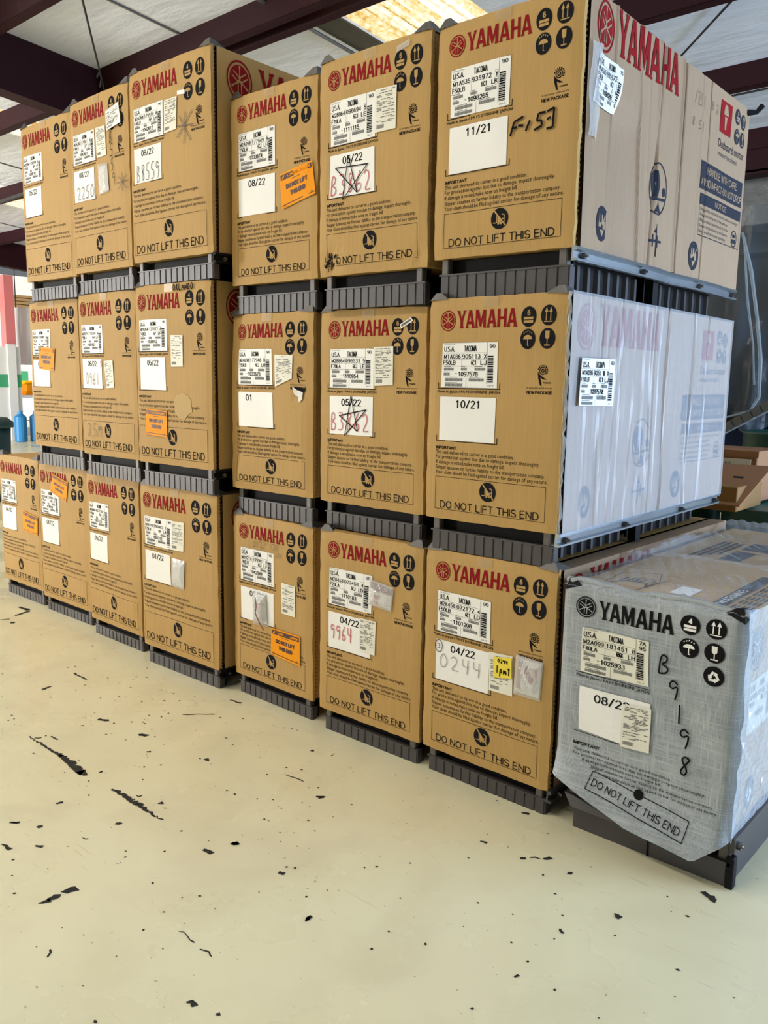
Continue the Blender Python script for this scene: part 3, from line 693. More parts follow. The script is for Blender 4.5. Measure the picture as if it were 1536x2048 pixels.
# purlins
for y in (-8, -6.5, -5, -3.5, -2, -.2, 1.3, 2.5, 4.0, 5.5, 7.0):
    mb = MB(); z = RH(y)
    mb.box(-16.6, 6.2, y-.005, y+.005, z-.2, z+.004); mb.box(-16.6, 6.2, y-.005, y+.085, z-.204, z-.196); mb.box(-16.6, 6.2, y+.08, y+.086, z-.2, z-.175)
    mb.build('purlin', 'maroon', CEIL)
mb = MB(); z = RH(2.74); mb.box(-7.1, 6.2, 2.735, 2.745, z-.2, z+.004); mb.box(-7.1, 6.2, 2.66, 2.745, z-.204, z-.196); mb.build('purlin', 'maroon', CEIL)
mb = roofquad(-4.60, -4.335, -10, 7.6, -.014, .002); mb.build('dark_strip', 'dark_strip', CEIL)  # dark strip between conduit and skylight edge
for x in (-16.7, -7.2, 2.3):
    mb = roofquad(x-.1, x+.1, -10, 7.5, -.50, -.48); q = roofquad(x+.09, x+.1, -10, 7.5, -.48, -.001); mb.add(q.v, q.f); q = roofquad(x-.1, x-.09, -10, 7.5, -.48, -.001); mb.add(q.v, q.f)
    mb.build('rafter', 'maroon', CEIL)
# insulation seams
for x in (-15, -11.2, -8.4, -5.75, -2.55, -1.2, .1, 3.6):
    mb = roofquad(x, x+.022, -10, 7.6, -.012, .002); mb.build('insulation_seam', 'insulation_seam', CEIL)
mb = MB(); mb.box(-17, 6.2, 7.0, 7.1, 3.5, 3.72); mb.box(-17, 6.2, 7.0, 7.22, 3.48, 3.52); struct(mb.build('trim_2', 'maroon'))
slab('wall_back', -17, 6.2, 7.45, 7.6, 0, 3.95, 'silver_scrim')
mb = MB(); mb.box(6.05, 6.2, -10, .9, 0, 5.3); mb.box(6.05, 6.2, 5.1, 7.6, 0, 4.2); mb.box(6.05, 6.2, .9, 5.1, 3.1, 4.5); struct(mb.build('wall_right', 'silver_scrim'))
mb = MB(); mb.box(-17, -15.2, -10.1, -9.95, 0, 5.4); mb.box(-10.2, -6, -10.1, -9.95, 0, 5.4); mb.box(-15.2, -10.2, -10.1, -9.95, 4, 5.4); mb.box(-6, .5, -10.1, -9.95, 3.6, 5.4); mb.box(.5, 6.2, -10.1, -9.95, 0, 5.4); struct(mb.build('wall_front', 'white_wall'))

for lx, ly in LAMPS:
    mb = MB(); mb.box(lx-1.25, lx+1.25, ly-.17, ly+.17, 4.32, 4.40); mb.box(lx-.9, lx-.87, ly-.01, ly+.01, 4.40, 4.74); mb.box(lx+.87, lx+.9, ly-.01, ly+.01, 4.40, 4.74); mb.build('added_fill_housing', 'white_wall', CEIL)  # housings for the added fill lamps, unseen by the camera
mb = MB(); mb.tube([(-4.62, y, RH(y)-.045) for y in (-9, 0, 7)], .016); mb.build('conduit_pipe', 'conduit', CEIL)
mb = MB(); mb.tube([(-4.95, 1.05, RH(1.05)-.2), (-6.9, 2.45, 4.02)], .009); 
mb.tube([(-6.52, 2.18, 4.08), (-6.56, 2.17, 4.02), (-6.6, 2.2, 4.06)], .008); mb.tube([(-6.62, 2.25, 4.05), (-6.65, 2.25, 3.98), (-6.7, 2.3, 4.04)], .007)
tag(mb.build('hanging_wire', 'wire'), 'black knotted wire slanting down from the ceiling to the dark rafter', 'wire')
mb = MB(); mb.tube([(-2.6, 5.3, 4.0), (-1.0, 3.7, 4.15)], .009); mb.build('brace_cable', 'wire', CEIL)
mb = MB(); mb.tube([(-2.2, 5.6, 3.83), (-.9, 5.65, 3.85)], .009); mb.build('brace_cable', 'wire', CEIL)
# ------------------------------------------------------------------ crates, right-hand wall
crate('B6', 'bottom crate of the rightmost stack, with a yellow note', LR, '6', ('M28458','072172','4','F50LB','6C1','LD','1101208'), '04/22', group=G1)
crate('M6', 'middle crate of the rightmost stack, film over its side', LR, '6', ('M1A036','905113','X','F50LB','6C1','LJ','1097578'), '10/21', bulge=.003, group=G1)
LT6 = LR
crate('T6', 'top crate of the rightmost stack, F-153 in black marker', LT6, '6', ('M1A535','935972','Y','F50LB','6C1','LK','1098265'), '11/21', group=G1)
crate('B5', 'bottom crate with 9964 in red marker on its 04/22 label', LR, '6', ('M28458','072458','4','F70LA','6CJ','LD','1110183'), '04/22', group=G1)
crate('M5', 'middle-row crate with inked star and small barcode sticker near its top', LR, '6', ('M28864','096533','5','F70LA','6CJ','LE','1110954'), '05/22', group=G1)
crate('T5', 'top-row crate with inked star and torn lower left corner', LR, '6', ('M28864','096694','5','F70LA','6CJ','LE','1111115'), '05/22', dents=((.13,.06,.07,-.01),(.95,.04,.06,-.008)), group=G1)
crate('B4', 'bottom crate with orange sticker and a torn pouch over its date label', LR, '6', ('M29214','109981','6','T60LB','6CJ','LF','1042948'), '06/22', group=G1)
crate('M4', 'crumpled middle-row crate with torn paper and a scuffed face', LR, '6', ('M2A098','177948','8','T50LB','6CJ','LH','1033673'), '01', bulge=.007, dents=((.02,.92,.2,-.012),(.3,.85,.25,.008),(.84,.56,.06,-.006),(.1,.05,.1,.008)), group=G1)
crate('T4', 'top-row crate with a tilted orange sticker beside its blank 08/22 label', LR, '6', ('M2A098','177949','8','T50LB','6CJ','LH','1033674'), '08/22', group=G1)
# left-hand wall
crate('B3', 'bottom crate of the left wall with 01/22 label and an empty clear pouch', LL, '4', ('M1B315','990403','1','F75LB','6R','LA','1003312'), '01/22', group=G2)
crate('M3', 'middle-row crate with ORLANDO inked along its top edge', LL, '4', ('M29268','127072','A','F40LB','6P','LF','1038162'), '06/22', group=G2)
crate('T3', 'top-row crate with B8559 inked on its label beside an asterisk', LL, '4', ('M2A268','179518','A','F40LB','6P','LH','1042612'), '08/22', group=G2)
crate('B2', 'bottom crate with a plain 05/22 label and no stickers', LL, '4', ('M28864','037720','5','F115LA','6H','LF','1027233'), '05/22', group=G2)
crate('M2', 'middle-row crate with 0961 inked on its label', LL, '4', ('M29214','110241','A','F90LA','6H','LF','1051821'), '06/22', group=G2)
crate('T2', 'top-row crate with a torn tag hanging and 2250 on its label', LL, '4', ('M2A268','178517','A','F40LB','6P','LH','1042611'), '08/22', group=G2)
crate('B1', 'bottom crate with an orange sticker stuck across its red brand lettering', LL, '4', ('M29268','126981','A','F75LA','6H','LF','1038102'), '06/22', group=G2)
crate('M1', 'leftmost middle-row crate with an orange sticker across both white labels', LL, '4', ('M29268','126980','7','F75LA','6H','LF','1038101'), '06/22', group=G2)
crate('T1', 'leftmost top-row crate with a plain 06/22 label', LL, '4', ('M29268','128208','A','F75LB','6P','LF','1038116'), '06/22', group=G2)
crate('B0', 'leftmost bottom crate, nothing stacked on it, orange sticker at its right edge', LL, '4', ('M28458','077122','4','F75LB','6P','LD','1021822'), '04/22', group=G2)

c = CR['B6']; slip(c, [(.536,.57),(.717,.578),(.545,.388),(.724,.391)], 5)
nt = sheet('sticky_note', 'yellow_note', c.root, quad_map(c.F, [(.577,.555),(.715,.571),(.583,.457),(.718,.476)], c.w, c.h, .0075)); nt['label'] = 'yellow note reading 0244 1pm'
ink(c, '0244', .61, .535, .69, .552, wd=.003, off=.0085, par=nt); ink(c, '1pm^', .595, .485, .712, .52, wd=.0035, off=.0085, par=nt)
pouch(c, [(.746,.595),(.939,.587),(.733,.408),(.926,.408)], 4, red=(.08,.18,.26,.9), scrawl=('9964', .4, .4, .85, .8))
ink(c, '3', .118, .522, .146, .545, wd=.002); strokes(c, [[(.132+.03*cos(k*.53), .533+.03*sin(k*.53)) for k in range(13)]], wd=.0022)
ink(c, '0244', .13, .43, .49, .50, 'marker_grey', .0025)
c = CR['T6']; strokes(c, [[(.562,.475),(.585,.53),(.645,.545)],[(.575,.505),(.605,.508)],[(.612,.513),(.648,.509)],[(.665,.485),(.69,.525)],[(.79,.545),(.745,.545),(.735,.517),(.765,.515),(.77,.495),(.72,.482)],[(.80,.545),(.845,.555),(.84,.48),(.80,.478)],[(.825,.52),(.80,.515)]], wd=.0065)
c = CR['B5']; ink(c, '9964', .123, .42, .36, .50, 'marker_red', .0035); slip(c, [(.432,.571),(.590,.571),(.434,.394),(.588,.391)], 9)
pouch(c, [(.517,.789),(.753,.768),(.514,.656),(.732,.639)], 6, red=(.06,.66,.94,.92), scrawl=('1964', .25, .1, .5, .5))
STAR = lambda c, P: strokes(c, [[P[0], P[3]], [P[0], P[4]], [P[1], P[2]], [P[2], P[3]], [P[1], P[4]]], wd=.0035)
c = CR['M5']; STAR(c, [(.328,.567),(.212,.463),(.477,.498),(.27,.361),(.399,.387)]); ink(c, 'B3862', .11, .385, .51, .48, 'marker_red', .0035, off=.0038)
slip(c, [(.541,.811),(.718,.814),(.55,.62),(.722,.626)], 11)
bc = sheet('barcode_sticker', 'paper', c.root, quad_map(c.F, [(.77,.916),(.871,.949),(.786,.898),(.89,.932)], c.w, c.h, .003), 2, 2)
p = PR(); [p.rect(.08+.85*i/20, .25, .08+.85*(i+.55)/20, .8) for i in range(20)]; p.build('barcode', 'label_ink', bc, quad_map(c.F, [(.77,.916),(.871,.949),(.786,.898),(.89,.932)], c.w, c.h, .0038))
c = CR['T5']; STAR(c, [(.289,.548),(.162,.502),(.478,.492),(.239,.35),(.378,.372)]); ink(c, 'B3862', .11, .375, .51, .47, 'marker_red', .0035, off=.0038)
slip(c, [(.541,.808),(.727,.805),(.543,.62),(.725,.62)], 12)
sheet('clear_tape', 'pouch_film', c.root, quad_map(c.F, [(.72,.965),(.83,.98),(.72,.94),(.83,.955)], c.w, c.h, .003), 2, 2)
p = PR(); rr = random.Random(4)
for k in range(26):
    a, b = rr.uniform(.065, .18), rr.uniform(.035, .09); p.line((a*c.w, b*c.h), ((a+rr.uniform(-.02, .03))*c.w, (b+rr.uniform(-.03, .03))*c.h), rr.uniform(.002, .007))
p.build('tear', 'print_black', c.root, lambda a, b: c.F(a, b, .003))
c = CR['B4']; slip(c, [(.639,.647),(.81,.644),(.641,.465),(.81,.464)], 13); orange(c, [(.51,.361),(.868,.361),(.509,.2),(.865,.183)])
pouch(c, [(.27,.548),(.451,.557),(.276,.349),(.475,.362)], 8, puff=.03)
p = PR(); p.stroke([(.33*c.w,.53*c.h),(.345*c.w,.48*c.h),(.33*c.w,.44*c.h),(.37*c.w,.40*c.h),(.44*c.w,.35*c.h)], .008); p.build('pouch_fold', 'pouch_red', c.root, lambda a, b: c.F(a+.022, b, .033))
ink(c, "D127'12(", .276, .82, .61, .86, 'marker_thin', .0022, slope=.004); ink(c, '///', .56, .785, .65, .815, 'marker_thin', .002)
c = CR['M4']; slip(c, [(.576,.773),(.787,.768),(.575,.597),(.779,.644)], 14)
p = PR(); p.poly([(.78*c.w,.60*c.h),(.83*c.w,.585*c.h),(.90*c.w,.57*c.h),(.895*c.w,.535*c.h),(.86*c.w,.515*c.h),(.845*c.w,.545*c.h),(.80*c.w,.56*c.h)]); p.build('torn_paper', 'tear_white', c.root, lambda a, b: c.F(a, b, .004+.03*max(0, .6-b/c.h)))
p = PR(); p.poly([(.80*c.w,.602*c.h),(.93*c.w,.59*c.h),(.91*c.w,.57*c.h),(.82*c.w,.575*c.h)]); p.build('tear', 'print_black', c.root, lambda a, b: c.F(a, b, .0035))
c = CR['T4']; orange(c, [(.596,.547),(.958,.583),(.627,.368),(.996,.42)])
c = CR['T3']; slip(c, [(.468,.804),(.621,.805),(.459,.641),(.608,.645)], 15); ink(c, 'B8559', .088, .425, .40, .515, 'marker', .0028)
sheet('small_tag', 'paper', c.root, quad_map(c.F, [(.626,.83),(.715,.824),(.625,.81),(.714,.803)], c.w, c.h, .003), 2, 2)
strokes(c, [[(.72,.715),(.70,.56)],[(.62,.60),(.80,.715)],[(.62,.655),(.81,.645)],[(.65,.70),(.78,.57)]], 'marker_thin', .0035)
c = CR['T2']; slip(c, [(.475,.811),(.642,.808),(.483,.643),(.651,.642)], 16); slip(c, [(.675,.878),(.888,.903),(.677,.771),(.914,.791)], 17, 'paper', 'torn_tag', .008)
for t, a, b in (('B',.70,.70),('5',.71,.625),('5',.715,.545),('9',.735,.465)): ink(c, t, a, b, a+.06, b+.07, 'marker', .003)
ink(c, '*', .80, .42, 1.0, .52, 'marker_thin', .003); ink(c, '2250', .11, .43, .42, .505, 'marker', .003); pouch(c, [(.492,.604),(.672,.598),(.5,.433),(.686,.438)], 21)
c = CR['M1']; orange(c, [(.212,.695),(.54,.678),(.189,.542),(.51,.528)])
c = CR['M2']; slip(c, [(.46,.589),(.613,.592),(.495,.423),(.627,.427)], 22); ink(c, '0961', .115, .442, .37, .518, 'marker_thin', .003); ink(c, '2SM', .11, .115, .385, .20, 'marker_thin', .003); ink(c, 'S', .385, .555, .425, .59, 'marker_red', .003)
c = CR['M3']; ink(c, 'ORLANDO', .54, .957, .806, .992, 'marker', .005); slip(c, [(.502,.722),(.657,.719),(.501,.55),(.658,.551)], 23); orange(c, [(.132,.313),(.424,.304),(.122,.164),(.416,.155)])
blob(c, .64, .34, .13, .075, 'scuff', 'scuffed_patch', .0016, 3)
c = CR['B0']; orange(c, [(.606,.595),(.965,.565),(.596,.436),(.943,.423)])
c = CR['B1']; orange(c, [(.341,.937),(.652,.893),(.272,.806),(.602,.75)])
c = CR['B3']; slip(c, [(.441,.81),(.594,.812),(.439,.639),(.59,.642)], 24); pouch(c, [(.447,.593),(.615,.59),(.432,.423),(.601,.416)], 25)

# ------------------------------------------------------------------ right sides of the stacks
def side_rail(c, m='galvanised', depth=DEP):
    w, th, root = c.w, c.th, c.root
    mb = MB(); z1 = th+.004; z0 = z1-.042; x = w-.006
    # C-section rail with rolled top edge and small lip
    prof = [(x+.002, z1), (x+.016, z1-.003), (x+.018, z1-.012), (x+.007, z1-.016), (x+.006, z0+.010), (x+.017, z0+.006), (x+.017, z0), (x+.0, z0)]
    n = 12; vs = []; rr = random.Random(5)
    for k in range(n+1):
        dj = rr.uniform(-.0015, .0015)
        vs += [(a+dj, .004+(depth-.01)*k/n, b+dj) for a, b in prof]
    q = len(prof); mb.add(vs, [(k*q+i, k*q+(i+1) % q, (k+1)*q+(i+1) % q, (k+1)*q+i) for k in range(n) for i in range(q)]+[tuple(range(q)), tuple(reversed(range(n*q, n*q+q)))])
    mb.build('side_rail', m, root)
    for d in (.05, .46, .95, depth-.05):
        mb = MB(); mb.tube([(w+.0, d, z1-.026), (w+.016, d, z1-.026)], .009, 6); mb.tube([(w+.014, d, z1-.026), (w+.024, d, z1-.026)], .004, 6); mb.build('bolt', 'bolt', root)
def side_panel(c, d0, d1):
    w, th = c.w, c.th; x = w-.075
    mb = MB(); mb.box(x-.01, x, d0, d1, .002, th-.012); mb.build('side_panel', 'steel_dark', c.root)  # panel colour darkened to carry the shade of the recess
    mb = MB(); n = 8
    for k in range(n):
        a = d0+(d1-d0)*(k+.5)/n; mb.add([(x, a-.014, .002), (x+.012, a-.008, .002), (x+.012, a+.008, .002), (x, a+.014, .002), (x, a-.014, th-.03), (x+.012, a-.008, th-.03), (x+.012, a+.008, th-.03), (x, a+.014, th-.03)], [(0,1,5,4),(1,2,6,5),(2,3,7,6)])
    o = mb.build('panel_ribs', 'steel_paint', c.root); o['kind'] = 'stuff'
for k in ('T6', 'M6', 'B6'):
    c = CR[k]; side_rail(c, 'galvanised' if k != 'B6' else 'steel_paint'); side_panel(c, .06, .60); side_panel(c, .66, 1.28)
    mb = MB(); mb.box(c.w-.05, c.w-.02, .61, .65, 0, c.th-.03); mb.build('side_post', 'steel_dark', c.root)
for k in ('T3', 'M3', 'B3'):
    c = CR[k]; side_rail(c, 'steel_dark')

def side_face(c, creases, seed, slots=(), name='side_board', m='kraft_cool_lit', amp=.003):
    """crumpled cardboard side; returns the surface function (depth, height, offset)"""
    w, h, th = c.w, c.h, c.th; nz_ = noise2(seed, amp)
    def fx(d, v):
        x = .004+nz_(d*2, v*1.5)*max(0, min(1, min(d, DEP-d, v, h-v)/.08))
        for dt, db, wd, a in creases:
            dc = db+(dt-db)*v/h; x += a*math.exp(-((d-dc)/wd)**2)
        for d0, d1, d2, d3, a, vmax in slots:      # pushed-in strip between d0..d1 (bottom) / d2..d3 (top)
            l = d0+(d2-d0)*v/h; r = d1+(d3-d1)*v/h
            s_ = 1/(1+math.exp(-(d-l)/.004))*1/(1+math.exp((d-r)/.012)); tt = 1/(1+math.exp((v-vmax)/.02))
            x += a*s_*tt*(1-.75*max(0, min(1, (d-l)/max(.01, r-l))))
        return x
    G = lambda d, v, off=0: (w+fx(d, v)+off, d, th+v)
    for v in c.body.data.vertices:
        if v.co.x > w-.02: v.co.x = w-.06
    mb = MB(); nu, nv = 300, 30
    mb.grid(nu, nv, lambda s, t: G(.03+(DEP-.03)*s, .002+(h-.004)*t)); 
    def cap(s, t):
        q = G(.03+(DEP-.03)*s, h-.002); return (w-.075+(q[0]-w+.075)*t, q[1], q[2])
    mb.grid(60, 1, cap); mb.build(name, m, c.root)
    return G

def side_print(c, G, faded=False, R='print_red', K='print_grey', KB='kraft_cool_lit', seedlab=None, big=True):
    root = c.root
    def put(name, m, p, off=.0016, par=root): return p.cut(.01, .04).build(name, m, par, lambda a, b: G(a, b, off))
    p = PR(); p.extend(FD, .117, .607, .055, .068); e = put('side_emblem', R, p)
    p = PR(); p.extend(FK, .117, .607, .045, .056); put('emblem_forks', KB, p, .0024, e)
    p = PR()
    p.extend(WM, .197, .556, .456, .124)
    put('side_lettering', R, p, .002)
    for (cx, cy, rx, ry) in ((.158,.083,.037,.05),(.881,.079,.046,.05)):
        p = PR(); p.disc(cx, cy, rx, ry); d = put('handling_symbol', K, p); p = PR(); p.extend(picto('hands'), cx, cy, rx, ry); put('pictogram', KB, p, .0024, d)
    p = PR(); p.ring(.545, .248, .066, .07, k=1.17, n=32); p.disc(.522, .262, .036, .042); p.disc(.592, .245, .012, .014); p.line((.49, .212), (.605, .222), .009); p.poly([(.548, .215), (.572, .175), (.524, .175)])
    put('balance_symbol', K, p)
    p = PR(); p.line((.543, .035), (.543, .138), .004); p.line((.496, .083), (.592, .087), .008); p.line((.525, .065), (.525, .105), .006); p.line((.562, .065), (.562, .105), .006); p.poly([(.53,.11),(.556,.11),(.543,.13)]); put('centre_mark', K, p)
    p = PR(); p.rect(1.052, .54, 1.166, .65); rd = put('motor_symbol', R, p)
    p = PR(); p.poly([(1.085,.615),(1.09,.64),(1.115,.64),(1.13,.615),(1.13,.605),(1.085,.605)]); p.poly([(1.095,.60),(1.12,.60),(1.112,.555),(1.10,.555)]); put('pictogram', KB, p, .0024, rd)
    for (a, b), kd in zip(((1.227,.628),(1.289,.621),(1.231,.558),(1.289,.556)), ('stack', 'arrows', 'umbrella', 'glass')):
        p = PR(); p.disc(a, b, .026, .028); d = put('handling_symbol', K, p); p = PR(); p.extend(picto(kd, '6'), a, b, .026, .028); put('pictogram', KB, p, .0024, d)
    p = PR(); p.text('Outboard motor', 1.045, .487, .275, .03); p.text('moteur hors-bord', 1.05, .457, .2, .018)
    t = .0018; a0, a1, b0, b1 = .905, 1.34, .155, .30
    p.rect(a0, b0, a1, b0+t*1.5); p.rect(a0, b0, a0+t, b1); p.rect(a1-t, b0, a1, b1)
    for k, s_ in enumerate(('Use forklifts with forks that are at least crate length', 'Only stack with crates of the same size.', 'All boxes must be stacked securely on flat floor', 'Remove straps securely at unit below it', 'Base crush 6 crates standing')): p.text(s_, .915, .243-.019*k, (.40, .29, .30, .29, .27)[k], .011)
    p.ring(1.285, .19, .028, .032, n=20); p.rect(1.266, .172, 1.304, .188); p.rect(1.27, .194, 1.30, .206)
    p.rect(.893, .314, 1.335, .408); p.rect(.905, .262, 1.338, .30)
    d = put('handling_notice', K, p)
    p = PR(); p.caps('HANDLE WITH CARE', .955, .368, .32, .027, .14, .2); p.caps('AVOID IMPACT-DO NOT DROP', .90, .326, .43, .027, .14, .18); p.caps('NOTICE', 1.05, .271, .125, .02, .16); put('notice_heading', KB, p, .0024, d)

c = CR['T6']
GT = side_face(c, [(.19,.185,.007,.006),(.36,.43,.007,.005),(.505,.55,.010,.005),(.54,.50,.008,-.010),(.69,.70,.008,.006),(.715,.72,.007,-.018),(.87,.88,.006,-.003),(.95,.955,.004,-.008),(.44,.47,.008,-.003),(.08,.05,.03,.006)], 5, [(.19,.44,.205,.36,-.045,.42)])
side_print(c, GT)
Q = [(.083,.532),(.243,.526),(.054,.397),(.237,.386)]
def side_label(c, G, Q, code, ink_='label_ink', u0=0.0, off=.004):
    tl, tr, bl, br = Q
    def fn(o):
        return lambda s, t: G((bl[0]*(1-s)+br[0]*s)*(1-t)+(tl[0]*(1-s)+tr[0]*s)*t, (bl[1]*(1-s)+br[1]*s)*(1-t)+(tl[1]*(1-s)+tr[1]*s)*t, o)
    lab = sheet('shipping_label', 'paper', c.root, fn(off), 10, 8); p, q = PR(), PR(); label_print(p, q, code)
    p.build('label_text', ink_, lab, fn(off+.0012)); q.build('label_bars', 'label_ink_soft', lab, fn(off+.0009)); return lab
side_label(c, GT, Q, ('M1A535','935972','Y','F50LB','6C1','LK','1098265'))
p = PR(); hand(p, '/2S(', .79, .575, .90, .62, .002); hand(p, '8 51', .78, .50, .90, .53, .002); hand(p, 'B 2', .955, .59, 1.03, .62, .002); p.build('handwriting', 'marker_thin', c.root, lambda a, b: GT(a, b, .002))
mb = MB(); mb.tube([(c.w+.0, 1.335, c.th+c.h-.015), (c.w+.03, 1.36, c.th+c.h-.012), (c.w+.045, 1.375, c.th+c.h+.012)], [.012, .009, .011], 6); mb.build('corner_bracket', 'steel_dark', c.root)
sheet('tape_strip', 'pouch_film', c.root, lambda s, t: GT(.035+.055*s, .30+.25*t, .006+.004*sin(9*t+5*s)), 5, 12)

c = CR['M6']
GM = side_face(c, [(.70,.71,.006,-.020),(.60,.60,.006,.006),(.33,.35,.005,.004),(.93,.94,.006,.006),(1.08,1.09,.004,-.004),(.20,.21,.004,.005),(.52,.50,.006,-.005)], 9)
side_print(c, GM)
def fold(seed, amp):
    r = noise2(seed, amp); return r
nr = noise2(31, .0035)
crs = [(.24,.005,.004),(.30,.004,.004),(.43,.004,.004),(.57,.006,.006),(.64,.004,.003),(.93,.006,.007),(1.08,.004,.003),(.12,.005,.004)]
def GMF(s, t):
    d = .012+(DEP-.004-.012)*s; v = .0+(c.h+.004)*t
    x = .008+abs(nr(d*4, v*1.2))+sum(a*math.exp(-((d-dd-.02*(v-.3))/wd)**2) for dd, wd, a in crs)
    p = GM(d, min(max(v, .002), c.h-.002), x); return (p[0], p[1], c.th+v)
sheet('stretch_film', 'stretch_film', c.root, GMF, 220, 30)['label'] = 'milky stretch film over the side'
side_label(c, GM, [(.071,.517),(.281,.519),(.062,.377),(.286,.373)], ('M1A036','905113','X','F50LB','6C1','LJ','1097578'), off=.017)
mb = MB(); rr = random.Random(8)   # gathered film down the front edge
mb.tube([(c.w+.004+rr.uniform(-.004, .004), .012+rr.uniform(-.004, .004), c.th+c.h*k/40) for k in range(41)], [rr.uniform(.003, .007) for _ in range(41)], 6); mb.build('film_edge', 'stretch_film', c.root)
c = CR['B6']; GB = side_face(c, [(.4,.4,.005,-.004),(.5,.5,.004,-.004)], 13); side_print(c, GB); side_label(c, GB, [(.07,.52),(.26,.52),(.065,.385),(.26,.385)], ('M28458','072172','4','F50LB','6C1','LD','1101208'))
for k in ('T3', 'M3', 'B3'):
    c = CR[k]; G3 = side_face(c, [(.3,.31,.005,-.004)], 17, m='kraft')
    p = PR(); p.extend(FD, .14, c.h-.10, .065, .075); e = p.build('side_emblem', 'print_red', c.root, lambda a, b: G3(a, b, .0018)); p = PR(); p.extend(FK, .14, c.h-.10, .054, .062); p.build('emblem_forks', 'kraft', e, lambda a, b: G3(a, b, .0026))
    p = PR(); p.extend(WM, .24, c.h-.16, .52, .13); p.build('side_lettering', 'print_red', c.root, lambda a, b: G3(a, b, .0022))
# ------------------------------------------------------------------ wrapped crate at right
wr = empty('wrapped_crate', (-.375, 0, 0), 'motor crate under a torn grey woven cover with black brand lettering, alone at the right', 'crate')
WW, WH, WD = .52, .765, 1.36
mb = MB(); mb.bbox(.012, WW-.008, .02, WD, .14, WH-.012, .006); mb.build('carton', 'kraft', wr)
nW = noise2(77, .004)
FB = lambda u: .165-.07*min(1, u/.25)-.02*max(0, (u-.25)/.2) if u < .45 else .076+.06*((u-.45)/.07)      # lower hem of the cover
def WF(u, v, off=0):
    e = max(0, min(1, min(u, WW-u)/.05))
    y = -.010-nW(u*5, v*4)*e
    fl = max(0, (.215+.03*(1-u/WW)-v)/.1); y -= .035*fl*fl*.6+.012*min(1, fl)*(1 if fl > 0 else 0)
    if u > WW-.03: y += ((u-WW+.03)/.03)**3*.045; u += .006*((u-WW+.03)/.03)
    if u < .02: y += ((.02-u)/.02)**2*.008
    if v > WH-.03: y += ((v-WH+.03)/.03)**2*.02
    return (u, y-off, v)
mb = MB(); mb.grid(40, 60, lambda s, t: WF(WW*s, FB(WW*s)+(WH-FB(WW*s))*t)); cov = mb.build('woven_cover', 'woven', wr, smooth=True); cov['label'] = 'grey woven plastic cover, torn along its hem'
mb = MB(); rr = random.Random(2); mb.tube([(WW*k/24, .012+rr.uniform(-.003, .003), WH-.004+rr.uniform(-.003, .003)+.006*sin(k*.5)) for k in range(25)], [rr.uniform(.008, .012) for k in range(25)], 8); mb.build('cover_roll', 'woven', wr, smooth=True)
def wput(name, m, p, off=.0022, par=wr): return p.build(name, m, par, lambda a, b: WF(a, b, off))
p = PR(); p.extend(FD, .074, .696, .031, .031); e = wput('brand_emblem', 'print_black', p); p = PR(); p.extend(FK, .074, .696, .026, .026); wput('emblem_forks', 'woven', p, .003, e)
p = PR(); p.extend(WM, .115, .668, .222, .054); wput('brand_lettering', 'print_black', p)
for (a, b), kd in zip(((.38,.706),(.448,.708),(.38,.642),(.448,.643),(.45,.58)), ('stack', 'arrows', 'umbrella', 'glass', 'recycle')):
    p = PR(); p.disc(a, b, .027, .027); d = wput('handling_symbol', 'print_black', p); p = PR(); p.extend(picto(kd, '4'), a, b, .027, .027); wput('pictogram', 'paper', p, .003, d)
def wquad(P, o):
    tl, tr, bl, br = P
    return lambda s, t: WF((bl[0]*(1-s)+br[0]*s)*(1-t)+(tl[0]*(1-s)+tr[0]*s)*t, (bl[1]*(1-s)+br[1]*s)*(1-t)+(tl[1]*(1-s)+tr[1]*s)*t, o)
Q = [(.068,.637),(.27,.636),(.067,.5),(.277,.506)]
lab = sheet('shipping_label', 'paper_aged', wr, wquad(Q, .003)); p, q = PR(), PR(); label_print(p, q, ('M2A099','181451','8','F40LA','6BGK','LH','1025933|95')); p.build('label_text', 'label_ink', lab, wquad(Q, .004)); q.build('label_bars', 'label_ink_soft', lab, wquad(Q, .0036))
Q = [(.069,.457),(.286,.458),(.071,.321),(.288,.318)]
lab = sheet('date_label', 'paper', wr, wquad(Q, .003)); p = PR(); p.caps('08/22', .22, .72, .50, .18, .12, .22); p.build('date_text', 'label_ink', lab, wquad(Q, .004))
Q = [(.206,.437),(.29,.445),(.208,.313),(.293,.317)]
lab = sheet('delivery_slip', 'paper_aged', wr, wquad(Q, .006)); p = PR(); slip_print(p, 44); p.build('slip_text', 'label_ink_soft', lab, wquad(Q, .007))
p = PR(); p.text("Made in Japan / PAYS D'ORIGINE JAPON", .055, .485, .225, .009, bold=.0005); p.rect(.052, .497, .282, .499); p.rect(.052, .314, .20, .316); p.caps('IMPORTANT', .056, .273, .084, .011, .2)
for k, (t, b) in enumerate(zip(TXT, (.36, .455, .33, .478, .489))): p.text(t, .059+(0, 0, .03, .06, .10)[k], .256-.0135*k, b-.059-(0, 0, .03, .06, .10)[k], .0085)
wput('notice_text', 'print_black', p)
p = PR(); f = [(.128,.210),(.421,.165),(.413,.108),(.116,.160)]
for a, b in zip(f, f[1:]+f[:1]):
    for k in range(8): p.line((a[0]+(b[0]-a[0])*k/8, a[1]+(b[1]-a[1])*k/8), (a[0]+(b[0]-a[0])*(k+1)/8, a[1]+(b[1]-a[1])*(k+1)/8), .0022)
q = PR(); q.caps('DO NOT LIFT THIS END', 0, 0, .275, .02, .11); p.extend(q, .13, .172, 1, 1, -.19); q = PR(); q.disc(0, 0, .014); p.extend(q, .272, .188, 1, 1)
wput('warning_lettering', 'print_black', p)
p = PR()
for t, x, y in (('B',.295,.555),('9',.325,.49),('1',.345,.425),('9',.362,.36),('8',.372,.285)): hand(p, t, x, y, x+.045, y+.055, .0048)
